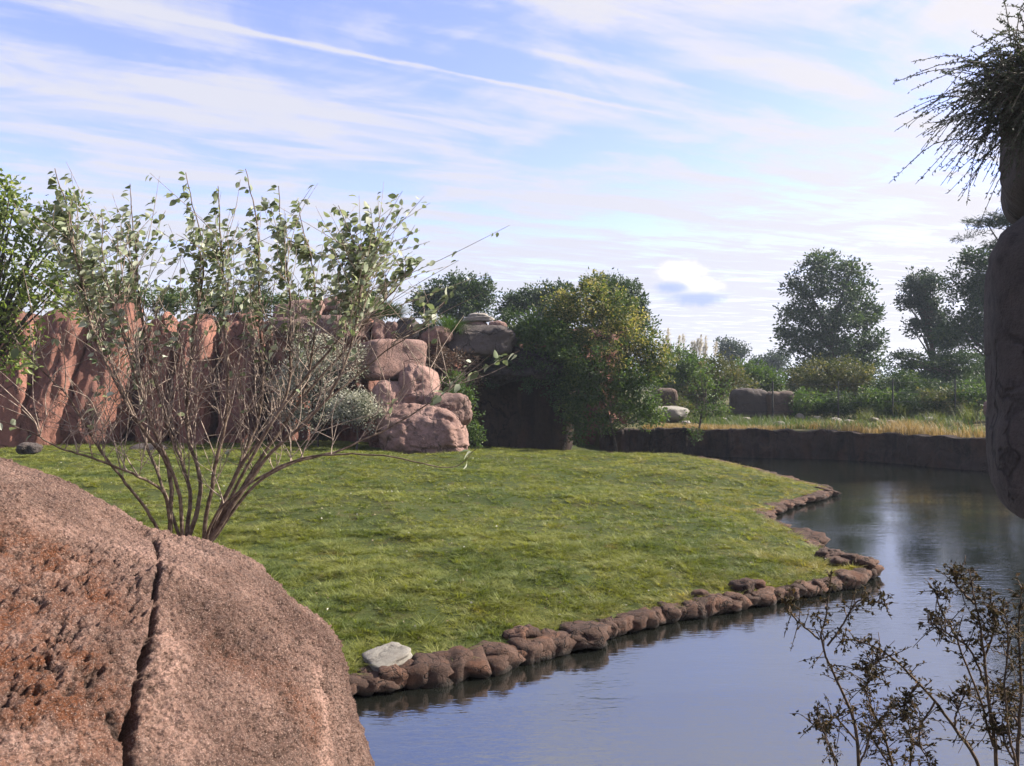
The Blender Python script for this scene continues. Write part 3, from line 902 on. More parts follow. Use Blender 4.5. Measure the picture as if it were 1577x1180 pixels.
def on_surface(pts):
    out = []
    for p in pts:
        d = ((prj - p) ** 2).sum(1) + (~facing) * 1e9
        out.append(sv[int(np.argmin(d))])
    return np.array(out)


def groove_dist(px_line):
    l3 = on_surface(spline(np.array(px_line, float), 26))
    d = np.full(len(sv), 1e9)
    for i in range(len(l3) - 1):
        a, b = l3[i], l3[i + 1]
        ab_ = b - a
        t = np.clip(((sv - a) @ ab_) / (ab_ @ ab_ + 1e-12), 0, 1)
        d = np.minimum(d, np.linalg.norm(sv - (a + t[:, None] * ab_), axis=1))
    return d


wn = fbm(sv * 14, 3, 0.6, 101)
disp = 0.022 * fbm(sv * 1.6, 3, 0.5, 103) + 0.012 * fbm(sv * 6, 3, 0.55, 105)
gr = fbm(sv * 30, 4, 0.62, 107)
gr2 = fbm(sv * [70, 55, 70], 3, 0.6, 109)
amt = 0.45 + 0.55 * sstep(fbm(sv * 2.3, 3, 0.5, 111), -0.4, 0.5)
disp += amt * (0.013 * gr + 0.011 * gr2)
pitv = sstep(-gr - 0.5 * gr2, 0.15, 0.9) * amt
disp -= 0.010 * pitv
crev = np.zeros(len(sv))
for line, wd, dp in (([(236, 832), (246, 862), (238, 900), (240, 950), (232, 985), (222, 1020), (216, 1060), (214, 1100), (205, 1130), (200, 1180), (196, 1240)], 0.0075, 0.04),
                     ([(142, 1040), (160, 1080), (178, 1110), (196, 1135)], 0.010, 0.022),
                     ([(233, 985), (226, 1020), (214, 1080), (206, 1130), (198, 1200)], 0.012, 0.045),
                     ([(531, 1025), (536, 1070), (540, 1120), (548, 1190), (560, 1300)], 0.012, 0.035),
                     ([(398, 1010), (420, 1040), (436, 1080)], 0.007, 0.010)):
    gd = groove_dist(line) + wn * wd * 0.8
    k_ = np.exp(-(np.clip(gd, 0, None) / wd) ** 2)
    disp -= dp * k_
    crev = np.maximum(crev, sstep(k_, 0.25, 0.95))
sh = np.exp(-(groove_dist([(40, 860), (80, 930), (110, 1010), (140, 1090)]) / 0.22) ** 2) + np.exp(-(groove_dist([(0, 900), (30, 1000), (40, 1100)]) / 0.2) ** 2) \
    + 0.7 * np.exp(-(groove_dist([(350, 1000), (440, 1060), (500, 1130)]) / 0.10) ** 2)
rust = np.clip(1.2 * sh * (0.6 + 0.6 * fbm(sv * 5, 4, 0.55, 121)), 0, 1)
pale = np.exp(-(groove_dist([(470, 1000), (490, 1060), (500, 1120), (505, 1170)]) / 0.07) ** 2) + np.exp(-(groove_dist([(20, 1150), (90, 1150), (150, 1170)]) / 0.09) ** 2) \
    + np.exp(-(groove_dist([(255, 960), (262, 1040), (270, 1110), (290, 1170)]) / 0.08) ** 2) + 0.7 * np.exp(-(groove_dist([(40, 800), (140, 830), (230, 850), (330, 900)]) / 0.07) ** 2)
pale = np.clip(pale * (0.65 + 0.7 * fbm(sv * 7, 4, 0.6, 131)), 0, 1)
fv = sv + nv_ * disp[:, None]
ii, jj = np.meshgrid(np.arange(NU - 1), np.arange(NV - 1), indexing='ij')
qq = np.stack([ii * NV + jj, ii * NV + jj + 1, (ii + 1) * NV + jj + 1, (ii + 1) * NV + jj], -1).reshape(-1, 4)
bo = np.array((-2.4, 3.2, 1.2))
me = mesh_np('boulder', fv - bo, qq)
add_attr(me, 'pit', pitv)
add_attr(me, 'crevice', crev)
add_attr(me, 'rust', rust)
add_attr(me, 'pale', pale)
o = link('boulder', me, M['front'], None, bo)
tag(o, 'huge rough pinkish brown boulder with a dark crack in front of the leafy shrub', 'boulder')

# right-hand rock tower: two stacked blocks
rt = empty('rock_tower', (7.3, 8.6, 0.0), 'tall dark rock tower of stacked blocks with a bush on top', 'rock tower')
ro = np.array(rt.location)


def block(cx, cy, cz, hx, hy, hz, seed, p=5.0, amp=0.05, tilt=(0, 0)):
    v, f = rock_shape((hx, hy, hz), p=p, amp=amp, seed=seed, sub=6, tilt=tilt, lump=1.2, fine=0.3, ridge=0.03, rotz=R(-30), fac=0.15)
    return link('rock_block', mesh_np('rock_block', v + np.array((cx, cy, cz)) - ro, f), M['grey_rock'], rt)


block(6.72, 8.0, 3.62, 1.75, 1.5, 1.58, 131, 7.0, 0.03)
block(8.3, 8.1, 0.9, 1.75, 1.5, 1.7, 132, 3.6, 0.04)
block(6.78, 8.0, 5.95, 1.65, 1.4, 0.80, 133, 4.0, 0.04)


# ---------------------------------------------------------------- foliage tools
def leaves(cent, nrm, size, asp=0.45, seed=0, fold=0.25, spread=None):
    """rhombic folded leaves: cent (n,3), nrm = preferred axis direction (n,3) for the tip"""
    r = np.random.default_rng(seed)
    n = len(cent)
    ax = nrm / (np.linalg.norm(nrm, axis=1, keepdims=True) + 1e-9)
    rnd = r.normal(size=(n, 3))
    si = np.cross(ax, rnd)
    si /= np.linalg.norm(si, axis=1, keepdims=True) + 1e-9
    up = np.cross(si, ax)
    L = np.broadcast_to(np.asarray(size, float), (n,)) * r.uniform(0.7, 1.3, n)
    Wd = L * asp
    b = cent - ax * (L / 2)[:, None]
    t = cent + ax * (L / 2)[:, None]
    m_ = cent - ax * (L * 0.05)[:, None]
    l = m_ + si * Wd[:, None] / 2 + up * (Wd * fold)[:, None]
    rr = m_ - si * Wd[:, None] / 2 + up * (Wd * fold)[:, None]
    V = np.stack([b, l, t, rr], 1).reshape(-1, 3)
    Q = np.arange(n * 4).reshape(-1, 4)
    return V, Q


SEED = [1000]


def nseed():
    SEED[0] += 7
    return SEED[0]


def crown_points(blobs, d, n_clump, per, clump_r, depth=0.9, shell=0.55, seed=0, flat=0.75):
    """blobs: list of (px, py, rx, ry) ellipses in the photo at distance d -> world clump centres and leaf centres"""
    r = np.random.default_rng(seed)
    wt = np.array([b[2] * b[3] for b in blobs], float)
    wt = wt ** 0.75 / (wt ** 0.75).sum()
    idx = r.choice(len(blobs), n_clump, p=wt)
    v = r.normal(size=(n_clump, 3))
    v /= np.linalg.norm(v, axis=1, keepdims=True)
    rad = shell + (1 - shell) * r.random(n_clump) ** 0.6
    rad *= np.where(r.random(n_clump) < 0.35, r.random(n_clump) ** 0.4, 1)
    bl = np.array(blobs, float)[idx]
    rx, rz = bl[:, 2] / F * d, bl[:, 3] / F * d
    ry = rx * depth
    c0 = np.stack([(bl[:, 0] - 788.5) / F * d, np.full(n_clump, float(d)), EYE + (590 - bl[:, 1]) / F * d], 1)
    cc = c0 + v * rad[:, None] * np.stack([rx, ry, rz], 1)
    off = r.normal(size=(n_clump, per, 3)) * [1, 1, flat]
    nn = np.linalg.norm(off, axis=2, keepdims=True)
    off = off / np.maximum(nn, 1e-6) * (np.minimum(nn, 1.9) ** 0.8)
    crs = clump_r * r.uniform(0.6, 1.4, n_clump)
    lc = cc[:, None, :] + off * crs[:, None, None] * 0.6
    axis = off + np.array([0, 0, 0.15]) + (v * 0.5)[:, None, :] + r.normal(size=off.shape) * 0.8
    tint = np.clip(r.normal(0.45, 0.22, n_clump)[:, None] + r.normal(0, 0.18, (n_clump, per)), 0, 1)
    return cc, lc.reshape(-1, 3), axis.reshape(-1, 3), tint.ravel()


def plant(name, label, cat, d, blobs, base, mat, n_clump=160, per=28, clump_px=16, leaf_px=6, asp=0.5, group=None,
          trunk_px=8, depth=0.9, shell=0.55, limbs=14, crown='crown', base_z=None, tmat=None, flat=0.75, stems=1):
    sd = nseed()
    r = np.random.default_rng(sd)
    k = d / F
    cc, lc, ax, tint = crown_points(blobs, d, n_clump, per, clump_px * k, depth, shell, sd, flat)
    b0 = W(base[0], base[1], d)
    if base_z is not None:
        b0[2] = base_z
    root = empty(name, b0, label, cat, group)
    V, Q = leaves(lc - b0, ax, leaf_px * k, asp, sd)
    me = mesh_np(crown, V, Q, False)
    add_attr(me, 'tint', np.repeat(tint, 4))
    link(crown, me, mat, root)
    # trunk and limbs
    paths = []
    top = np.array([cc[:, 0].mean(), cc[:, 1].mean(), np.percentile(cc[:, 2], 70)]) - b0
    for st in range(stems):
        j = r.normal(size=3) * [0.10, 0.10, 0.03] * np.linalg.norm(top) * (stems > 1)
        tp = spline(np.array([[0, 0, -0.15], top * 0.33 + r.normal(size=3) * [.03, .03, 0] * np.linalg.norm(top) + j, top * 0.66 + 2 * j, top + 3 * j]), 12)
        paths.append((tp, np.linspace(trunk_px * k / 2, trunk_px * k / 2 * 0.25, 12)))
    for e in r.choice(len(cc), min(limbs, len(cc)), replace=False):
        end = cc[e] - b0
        f = float(np.clip(end[2] / max(top[2], 0.1) * 0.6, 0.12, 0.85))
        st = tp[int(f * 11)]
        mid = (st + end) / 2 + np.array([0, 0, 0.06 * np.linalg.norm(end - st)])
        lp = spline(np.array([st, mid, end]), 7)
        paths.append((lp, np.linspace(trunk_px * k * 0.2, trunk_px * k * 0.05, 7)))
    V, Q = tube_arrays(paths, 6)
    link('trunk' if cat == 'tree' else 'stem', mesh_np('trunk', V, Q), tmat or M['trunk'], root)
    return root


# ---------------------------------------------------------------- haze: thin bluish air round everything
hb = np.array([(x, y, z) for x in (-2600, 2600) for y in (-2600, 2600) for z in (-2.2, 30.0)], float)
hf = np.array([(0, 1, 3, 2), (4, 6, 7, 5), (0, 4, 5, 1), (2, 3, 7, 6), (0, 2, 6, 4), (1, 5, 7, 3)])
hm, g = new_mat('haze_air')
pv_ = g.n('ShaderNodeVolumePrincipled', ins={'Color': (0.72, 0.83, 1.0, 1), 'Density': 0.0004, 'Anisotropy': 0.2})
g.n('ShaderNodeOutputMaterial', ins={'Volume': pv_.outputs[0]})
tag(link('haze', mesh_np('haze', hb, hf, False), hm), 'thin bluish haze in the air', kind='stuff')

# ---------------------------------------------------------------- trees beyond
D_, FA = M['leaf_dark'], M['leaf_far']
plant('broadleaf_tree', 'tall full-crowned broadleaf tree standing alone against the sky behind the far bank', 'tree', 78,
      [(1265, 408, 34, 22), (1310, 418, 30, 22), (1245, 440, 36, 26), (1300, 450, 46, 30), (1232, 480, 32, 28), (1285, 490, 52, 36), (1330, 485, 28, 26),
       (1228, 522, 34, 26), (1285, 535, 54, 34), (1340, 528, 24, 24), (1262, 570, 50, 30), (1207, 505, 14, 18), (1330, 565, 30, 26), (1240, 590, 40, 26), (1310, 595, 50, 24)],
      (1280, 648), D_, n_clump=640, per=40, clump_px=12, leaf_px=5.2, trunk_px=13, shell=0.3, limbs=22, base_z=2.0)
plant('broadleaf_tree', 'open lighter-crowned tree between the full-crowned tree and the pine', 'tree', 70,
      [(1412, 440, 24, 18), (1432, 432, 14, 14), (1402, 462, 18, 16), (1425, 468, 22, 20), (1440, 490, 18, 20), (1415, 505, 18, 14), (1452, 520, 22, 18)],
      (1446, 645), FA, n_clump=230, per=32, clump_px=12, leaf_px=5, trunk_px=9, shell=0.3, limbs=26, base_z=2.0)
plant('broadleaf_tree', 'tall loose tree rising beside the dark rock tower', 'tree', 62,
      [(1500, 400, 24, 22), (1475, 440, 22, 24), (1508, 450, 26, 30), (1490, 490, 34, 30), (1470, 520, 30, 24), (1520, 520, 30, 40), (1560, 430, 60, 60), (1620, 400, 70, 90), (1590, 520, 60, 50)],
      (1520, 650), M['leaf_dark'], n_clump=900, per=32, clump_px=13, leaf_px=5, trunk_px=10, shell=0.3, limbs=30, base_z=1.9)
plant('pine_tree', 'pine tree with one bough showing above the dark rock tower', 'tree', 40,
      [(1502, 343, 16, 8), (1494, 364, 24, 6), (1540, 340, 40, 20), (1580, 380, 60, 60), (1600, 300, 40, 40)],
      (1590, 650), FA, n_clump=150, per=50, clump_px=14, leaf_px=9, asp=0.12, trunk_px=14, shell=0.2, limbs=20, base_z=1.9, flat=0.35)
plant('cedar_tree', 'dark cedar with flat spreading boughs right of the full-crowned tree', 'tree', 58,
      [(1400, 548, 30, 7), (1420, 562, 44, 8), (1470, 550, 40, 12), (1450, 580, 70, 16), (1500, 590, 60, 30), (1410, 585, 46, 12), (1420, 610, 60, 24), (1480, 565, 60, 24), (1560, 590, 60, 40)],
      (1460, 648), D_, n_clump=560, per=38, clump_px=13, leaf_px=5, asp=0.35, trunk_px=12, shell=0.3, limbs=30, base_z=1.9, flat=0.4)
plant('broadleaf_tree', 'small rounded far-off tree above the pale shrubs on the far bank', 'tree', 120,
      [(1118, 533, 16, 12), (1138, 538, 16, 12), (1128, 548, 24, 10)], (1130, 590), FA, n_clump=90, per=24, clump_px=8, leaf_px=4, trunk_px=5, base_z=2.2)
plant('broadleaf_tree', 'far-off tree beside the full-crowned tree with a grey hazy crown', 'tree', 120,
      [(1180, 560, 28, 16), (1196, 552, 18, 12), (1165, 570, 20, 14)], (1182, 600), FA, n_clump=110, per=26, clump_px=9, leaf_px=4, trunk_px=5, base_z=2.2)
plant('broadleaf_tree', 'dense round tree behind the cliff above the bright green plant tuft', 'tree', 62,
      [(700, 450, 40, 28), (736, 452, 26, 30), (670, 460, 34, 24), (715, 478, 50, 24), (650, 472, 20, 18)], (706, 560), D_,
      n_clump=330, per=34, clump_px=12, leaf_px=5, trunk_px=10, base_z=2.2, shell=0.4)
plant('broadleaf_tree', 'flat-topped open tree behind the flat stone pile', 'tree', 60,
      [(800, 462, 26, 16), (840, 450, 30, 14), (862, 446, 22, 10), (826, 472, 40, 18), (782, 478, 16, 14), (870, 468, 26, 20)], (834, 560), D_,
      n_clump=220, per=28, clump_px=11, leaf_px=5, trunk_px=9, base_z=2.2, shell=0.3, limbs=24)
plant('broadleaf_tree', 'round dark tree standing behind the yellow flowered bush', 'tree', 58,
      [(950, 446, 34, 20), (930, 440, 26, 16), (972, 466, 24, 20), (940, 476, 44, 24), (985, 495, 18, 22)], (950, 560), D_,
      n_clump=260, per=30, clump_px=12, leaf_px=5, trunk_px=9, base_z=2.2, shell=0.3, limbs=24)
plant('conifer_tree', 'thin grey far-off conifer seen through the leafy shrub', 'tree', 75,
      [(399, 420, 8, 18), (400, 445, 16, 14), (402, 462, 20, 10)], (400, 560), FA, n_clump=70, per=24, clump_px=8, leaf_px=5, asp=0.2, trunk_px=4, base_z=2.2)
plant('leafy_tree', 'bright green leafy tree at the left edge in front of the leaning pillars', 'tree', 17.0,
      [(14, 330, 40, 44), (50, 370, 44, 40), (95, 350, 30, 34), (30, 420, 60, 44), (100, 420, 40, 36), (60, 470, 66, 40), (120, 468, 26, 26), (15, 500, 40, 44), (20, 545, 30, 36),
       (-40, 430, 60, 120), (6, 290, 14, 24), (-60, 350, 60, 60), (120, 310, 12, 18)], (-70, 720), M['leaf_bright'], n_clump=210, per=22, clump_px=22, leaf_px=10, asp=0.5, trunk_px=16,
      shell=0.25, limbs=40, base_z=0.8)

# ---------------------------------------------------------------- shrubs on cliff and bank
G_, MI, WH, BR = M['leaf_gold'], M['leaf_mid'], M['leaf_white'], M['leaf_brown']
plant('flowering_bush', 'large bush with yellow flower heads beside the shadowed hollow', 'bush', 36.0,
      [(905, 470, 46, 38), (950, 480, 44, 36), (880, 500, 40, 36), (985, 520, 34, 36), (935, 520, 56, 44), (1000, 550, 22, 30), (915, 445, 22, 22), (1018, 560, 22, 30), (865, 475, 36, 26), (970, 565, 40, 30)],
      (930, 600), G_, n_clump=420, per=36, clump_px=13, leaf_px=5, trunk_px=4, crown='foliage', base_z=5.0, shell=0.4)
plant('climbing_shrub', 'dark green shrub hanging over the right side of the shadowed hollow', 'shrub', 35.8,
      [(890, 545, 60, 36), (945, 585, 50, 44), (960, 625, 40, 34), (985, 600, 34, 40), (1000, 640, 26, 24), (850, 520, 46, 26), (820, 505, 34, 26), (930, 650, 24, 18), (900, 600, 30, 50), (890, 650, 24, 36), (876, 560, 20, 40), (880, 615, 18, 50)],
      (950, 660), MI, n_clump=480, per=36, clump_px=13, leaf_px=5, trunk_px=4, crown='foliage', base_z=0.6, shell=0.4)
plant('flowering_bush', 'tall bush with dusty white flower heads on the cliff behind the bare twigs', 'bush', 31.6,
      [(480, 545, 44, 34), (520, 540, 36, 30), (450, 580, 34, 34), (500, 590, 46, 40), (440, 620, 24, 30), (545, 560, 18, 30), (475, 640, 40, 30)],
      (490, 694), WH, n_clump=300, per=40, clump_px=11, leaf_px=4, trunk_px=4, crown='foliage', base_z=0.8)
plant('flowering_bush', 'lower bush with dusty white flower heads beside the boulder stack', 'bush', 30.0,
      [(548, 620, 34, 24), (530, 635, 24, 20), (565, 640, 24, 20)], (548, 694), WH, n_clump=120, per=44, clump_px=10, leaf_px=4, trunk_px=4, crown='foliage', base_z=0.85)
plant('withered_shrub', 'brown withered shrub hanging on the rock right of the square block', 'shrub', 34.6,
      [(680, 548, 38, 16), (705, 560, 34, 22), (670, 575, 24, 22), (720, 590, 24, 20)], (700, 610), BR, n_clump=150, per=36, clump_px=10, leaf_px=4, asp=0.35, trunk_px=3, crown='foliage', base_z=2.9)
plant('leafy_shrub', 'green shrub growing in the gap behind the domed boulder', 'shrub', 33.2,
      [(700, 600, 28, 26), (715, 640, 22, 34), (728, 672, 16, 20)], (716, 692), MI, n_clump=90, per=30, clump_px=11, leaf_px=5, trunk_px=3, crown='foliage', base_z=0.85)
plant('climbing_shrub', 'dark green creeper trailing down over the overhanging rock of the hollow', 'shrub', 36.0,
      [(765, 556, 30, 18), (800, 566, 30, 20), (838, 566, 34, 26), (820, 592, 18, 16), (858, 600, 18, 30), (750, 580, 12, 20)], (810, 540), D_, n_clump=130, per=30, clump_px=10, leaf_px=4.5, trunk_px=2.5, crown='foliage', base_z=4.8)
plant('leafy_shrub', 'dark green shrub on the cliff under the flat-topped tree', 'shrub', 37.2,
      [(800, 500, 34, 24), (840, 510, 40, 24), (785, 520, 22, 22)], (815, 540), D_, n_clump=160, per=34, clump_px=11, leaf_px=5, trunk_px=3, crown='foliage', base_z=5.2)
plant('leafy_shrub', 'dark shrub on the skyline behind the green grass mound', 'shrub', 40,
      [(555, 470, 30, 22), (572, 478, 30, 20), (530, 480, 20, 14)], (560, 500), M['leaf_dark'], n_clump=110, per=34, clump_px=10, leaf_px=5, trunk_px=3, crown='foliage', base_z=5.4)
for k, (x, y, rx, ry) in enumerate([(150, 455, 60, 22), (235, 460, 50, 18), (310, 462, 50, 18), (375, 470, 40, 16), (440, 468, 30, 10)]):
    plant('leafy_shrub', ['low shrub on the cliff top above the second and third leaning pillars', 'low shrub on the cliff top above the dark recess', 'low shrub on the cliff top behind the densest twigs',
                          'low shrub on the cliff top below the thin far-off conifer', 'low shrub on the cliff top beside the weathered brown block'][k], 'shrub', 38,
          [(x, y, rx, ry), (x + rx * 0.5, y + 4, rx * 0.5, ry)], (x, y + 30), MI, n_clump=70, per=30, clump_px=12, leaf_px=5, trunk_px=3, crown='foliage', base_z=5.3)
# far bank shrubs
plant('leafy_shrub', 'tall pale green shrub behind the left rock block on the far bank', 'shrub', 54,
      [(1045, 560, 40, 26), (1075, 575, 40, 26), (1030, 585, 34, 24), (1100, 590, 30, 20)], (1060, 630), M['leaf_mid'], n_clump=240, per=32, clump_px=11, leaf_px=4.5, crown='foliage', base_z=1.9)
plant('leafy_shrub', 'loose olive green shrub between the two rock blocks of the far bank', 'shrub', 50,
      [(1110, 570, 30, 26), (1130, 590, 34, 20), (1090, 605, 30, 24), (1070, 615, 24, 20)], (1100, 640), M['leaf_olive'], n_clump=170, per=28, clump_px=11, leaf_px=4.5, crown='foliage', base_z=1.8)
plant('leafy_shrub', 'broad leaved green plants above the right rock block on the far bank', 'shrub', 56,
      [(1165, 580, 34, 20), (1190, 590, 24, 14), (1140, 572, 26, 18)], (1165, 620), M['leaf_mid'], n_clump=110, per=28, clump_px=10, leaf_px=7, asp=0.3, crown='foliage', base_z=1.9)
plant('leafy_shrub', 'wide brown-tinged shrub in front of the full-crowned tree', 'shrub', 52,
      [(1260, 575, 44, 22), (1310, 572, 36, 22), (1250, 600, 42, 24), (1320, 600, 40, 24), (1285, 620, 60, 20)], (1285, 645), M['leaf_olive'], n_clump=330, per=32, clump_px=11, leaf_px=4.5, crown='foliage', base_z=1.8)
plant('leafy_shrub', 'dark shrub in shade between the brown-tinged shrub and the rock tower', 'shrub', 50,
      [(1380, 600, 40, 26), (1420, 610, 40, 24), (1470, 615, 44, 22), (1500, 610, 40, 30)], (1430, 650), M['leaf_dark'], n_clump=420, per=32, clump_px=11, leaf_px=4.5, crown='foliage', base_z=1.8)
for lab, x, y, d, rx, ry, mt in (('low dark shrub on the bank close behind the fence post right of the squared outcrop', 1240, 622, 46.5, 36, 20, 'leaf_mid'),
                                ('low round shrub on the bank at the foot of the brown-tinged shrub', 1300, 622, 46, 36, 18, 'leaf_dark'),
                                ('low shrub on the bank right of the brown-tinged shrub', 1352, 618, 45.5, 34, 22, 'leaf_mid'),
                                ('low dark shrub on the bank behind the middle grass clump', 1402, 622, 45, 36, 20, 'leaf_dark'),
                                ('low shrub on the bank behind the leaning grass clump', 1450, 618, 44.5, 36, 24, 'leaf_olive'),
                                ('bushy shrub on the bank directly beside the rock tower', 1508, 612, 44, 40, 30, 'leaf_mid'),
                                ('low shrub growing on the bank left of the sapling', 1030, 628, 46.5, 34, 16, 'leaf_olive')):
    plant('leafy_shrub', lab, 'shrub', d, [(x, y, rx, ry), (x - rx * 0.5, y + 6, rx * 0.6, ry * 0.8), (x + rx * 0.5, y + 5, rx * 0.6, ry * 0.8)], (x, y + 24), M[mt],
          n_clump=110, per=30, clump_px=11, leaf_px=4.5, trunk_px=3, crown='foliage', base_z=1.7)
# slender sapling hanging over the moat wall
plant('sapling', 'slender bushy sapling growing at the edge of the moat wall', 'tree', 38.2,
      [(1090, 600, 34, 26), (1075, 630, 30, 20), (1105, 625, 26, 20), (1072, 665, 9, 20), (1080, 575, 22, 16)], (1076, 664), MI, n_clump=60, per=20, clump_px=11, leaf_px=4.5, trunk_px=3.5, shell=0.2, limbs=22, base_z=1.2)

# distant wood closing the horizon
r = np.random.default_rng(55)
n = 900
ang = r.uniform(R(-62), R(62), n)
dd = r.uniform(150, 210, n)
base = np.stack([np.sin(ang) * dd, np.cos(ang) * dd, np.zeros(n)], 1)
hh = 4.2 + 1.5 * fbm(np.c_[ang * 9, ang * 0, ang * 0], 3, 0.6, 56) + r.uniform(-1, 1, n)
cc = base + np.stack([np.zeros(n), np.zeros(n), 2.0 + r.random(n) * hh], 1)
off = r.normal(size=(n, 40, 3)) * [1.5, 1.5, 0.9]
lc = (cc[:, None, :] + off).reshape(-1, 3)
V, Q = leaves(lc, r.normal(size=lc.shape), 0.75, 0.6, 57)
me = mesh_np('distant_wood', V, Q, False)
add_attr(me, 'tint', np.repeat(r.random(len(lc)), 4))
tag(link('distant_wood', me, FA), 'far low line of hazy trees along the horizon', kind='stuff')


# ---------------------------------------------------------------- grasses on the bank and the cliff
def blades(cent, h, wd, lean=0.35, seed=0, seg=3):
    """curved tapering blades rooted at cent; returns verts, quads, per-vertex blade id"""
    r = np.random.default_rng(seed)
    n = len(cent)
    a = r.uniform(0, 2 * np.pi, n)
    d = np.stack([np.cos(a), np.sin(a), np.zeros(n)], 1)
    sd = np.stack([-np.sin(a), np.cos(a), np.zeros(n)], 1)
    hh = np.broadcast_to(h, (n,)) * r.uniform(0.6, 1.25, n)
    ln = hh * lean * r.uniform(0.3, 1.8, n)
    V = np.zeros((n, seg + 1, 2, 3))
    for k in range(seg + 1):
        t = k / seg
        c = cent + np.array([0, 0, 1]) * (hh * (t - 0.25 * lean * t * t))[:, None] + d * (ln * t * t)[:, None]
        ww = wd * (1 - 0.85 * t)
        V[:, k, 0] = c - sd * ww / 2
        V[:, k, 1] = c + sd * ww / 2
    per = (seg + 1) * 2
    q = np.array([[2 * k, 2 * k + 1, 2 * k + 3, 2 * k + 2] for k in range(seg)])
    Q = (np.arange(n)[:, None, None] * per + q[None]).reshape(-1, 4)
    return V.reshape(-1, 3), Q, np.repeat(np.arange(n), per)


def ground_z(P):
    db_ = dist_line(P, moat)
    pp = np.c_[P, np.zeros(len(P))]
    return 1.24 + 0.95 * sstep(db_, 0.5, 26) + 0.10 * fbm(pp * 0.25, 4, 0.5, 9) * sstep(db_, 0.2, 4)


def bank_points(n, x0, x1, off0, off1, seed):
    r = np.random.default_rng(seed)
    s = spline(moat, 800)
    s = s[(s[:, 0] > x0) & (s[:, 0] < x1)]
    i = r.integers(0, len(s) - 1, n)
    o_ = r.uniform(off0, off1, n)
    t = s[np.minimum(i + 1, len(s) - 1)] - s[np.maximum(i - 1, 0)]
    t /= np.linalg.norm(t, axis=1, keepdims=True)
    return s[i] + np.c_[-t[:, 1], t[:, 0]] * o_[:, None] + r.normal(size=(n, 2)) * 0.05


P = bank_points(15000, 6.5, 23, -0.15, 2.4, 61)
P = P[fbm(np.c_[P * 0.6, P[:, 0] * 0], 3, 0.5, 62) > -0.25]
hgt = 0.25 + 0.42 * sstep(P[:, 0], 13.5, 17) * (fbm(np.c_[P * 0.9, P[:, 0] * 0], 2, 0.5, 63) > -0.1)
V, Q, bid = blades(np.c_[P, ground_z(P) - 0.03], hgt, 0.022, 0.5, 64)
me = mesh_np('dry_grass', V, Q, False)
add_attr(me, 'tint', np.random.default_rng(65).random(len(P))[bid])
tag(link('dry_grass', me, M['grass_dry']), 'straw coloured dry grass along the top of the moat wall', kind='stuff')
P = np.concatenate([bank_points(22000, 6.5, 26, 1.2, 14, 66)])
P = P[fbm(np.c_[P * 0.35, P[:, 0] * 0], 3, 0.5, 67) > -0.1]
V, Q, bid = blades(np.c_[P, ground_z(P) - 0.03], 0.42, 0.035, 0.5, 68)
me = mesh_np('undergrowth', V, Q, False)
add_attr(me, 'tint', np.clip(np.random.default_rng(69).random(len(P)), 0, 1)[bid])
tag(link('undergrowth', me, M['grass_far']), 'rough green undergrowth on the far bank', kind='stuff')

tuft_labels = [('tall feathery grass clump at the thin fence post, nearest the full-crowned tree', 1237, 640, 50), ('tall yellow-green grass clump above the middle of the moat wall', 1392, 642, 44),
               ('tallest arching grass clump beside the rock tower', 1490, 652, 150 * 0 + 40), ('short yellow-green grass clump on the bank left of the middle clump', 1335, 646, 43),
               ('leaning grass clump between the middle clump and the rock tower', 1440, 648, 41)]
for lab, x, y, d in tuft_labels:
    sd = nseed()
    r = np.random.default_rng(sd)
    b0 = W(x, y, d)
    b0[2] = ground_z(b0[None, :2])[0]
    n = 130
    cent = np.c_[r.normal(size=(n, 2)) * 0.22, np.zeros(n) - 0.05]
    V, Q, bid = blades(cent, 1.15 if 'tallest' in lab else 0.85, 0.022, 0.55, sd, 4)
    me = mesh_np('grass_clump', V, Q, False)
    add_attr(me, 'tint', np.clip(r.normal(0.8, 0.2, n), 0, 1)[bid])
    tag(link('grass_clump', me, M['grass_far'], None, b0), lab, 'grass clump', 'grass clumps on the far bank')

# green grass mounds on the cliff
for lab, x0, x1, y, d, n in (('bright green grass mound on the cliff below the dark skyline shrub', 510, 618, 480, 34.6, 1900), ('bright green plant tuft on the cliff in front of the dense round tree', 640, 714, 506, 35.0, 900)):
    sd = nseed()
    r = np.random.default_rng(sd)
    a, b = W(x0, y, d), W(x1, y, d)
    u = r.random(n)
    bump = np.sin(u * np.pi) ** 0.6 * r.random(n) ** 0.5
    cent = np.stack([a[0] + (b[0] - a[0]) * u, d + r.normal(size=n) * 0.35, a[2] - 0.35 + 0.55 * bump], 1)
    o0 = np.array([(a[0] + b[0]) / 2, d, a[2] - 0.4])
    V, Q, bid = blades(cent - o0, 0.5, 0.03, 0.9, sd, 4)
    me = mesh_np('grass_mound', V, Q, False)
    add_attr(me, 'tint', np.clip(r.normal(0.12, 0.15, n), 0, 1)[bid])
    tag(link('grass_mound', me, M['grass_far'], None, o0), lab, 'grass mound')

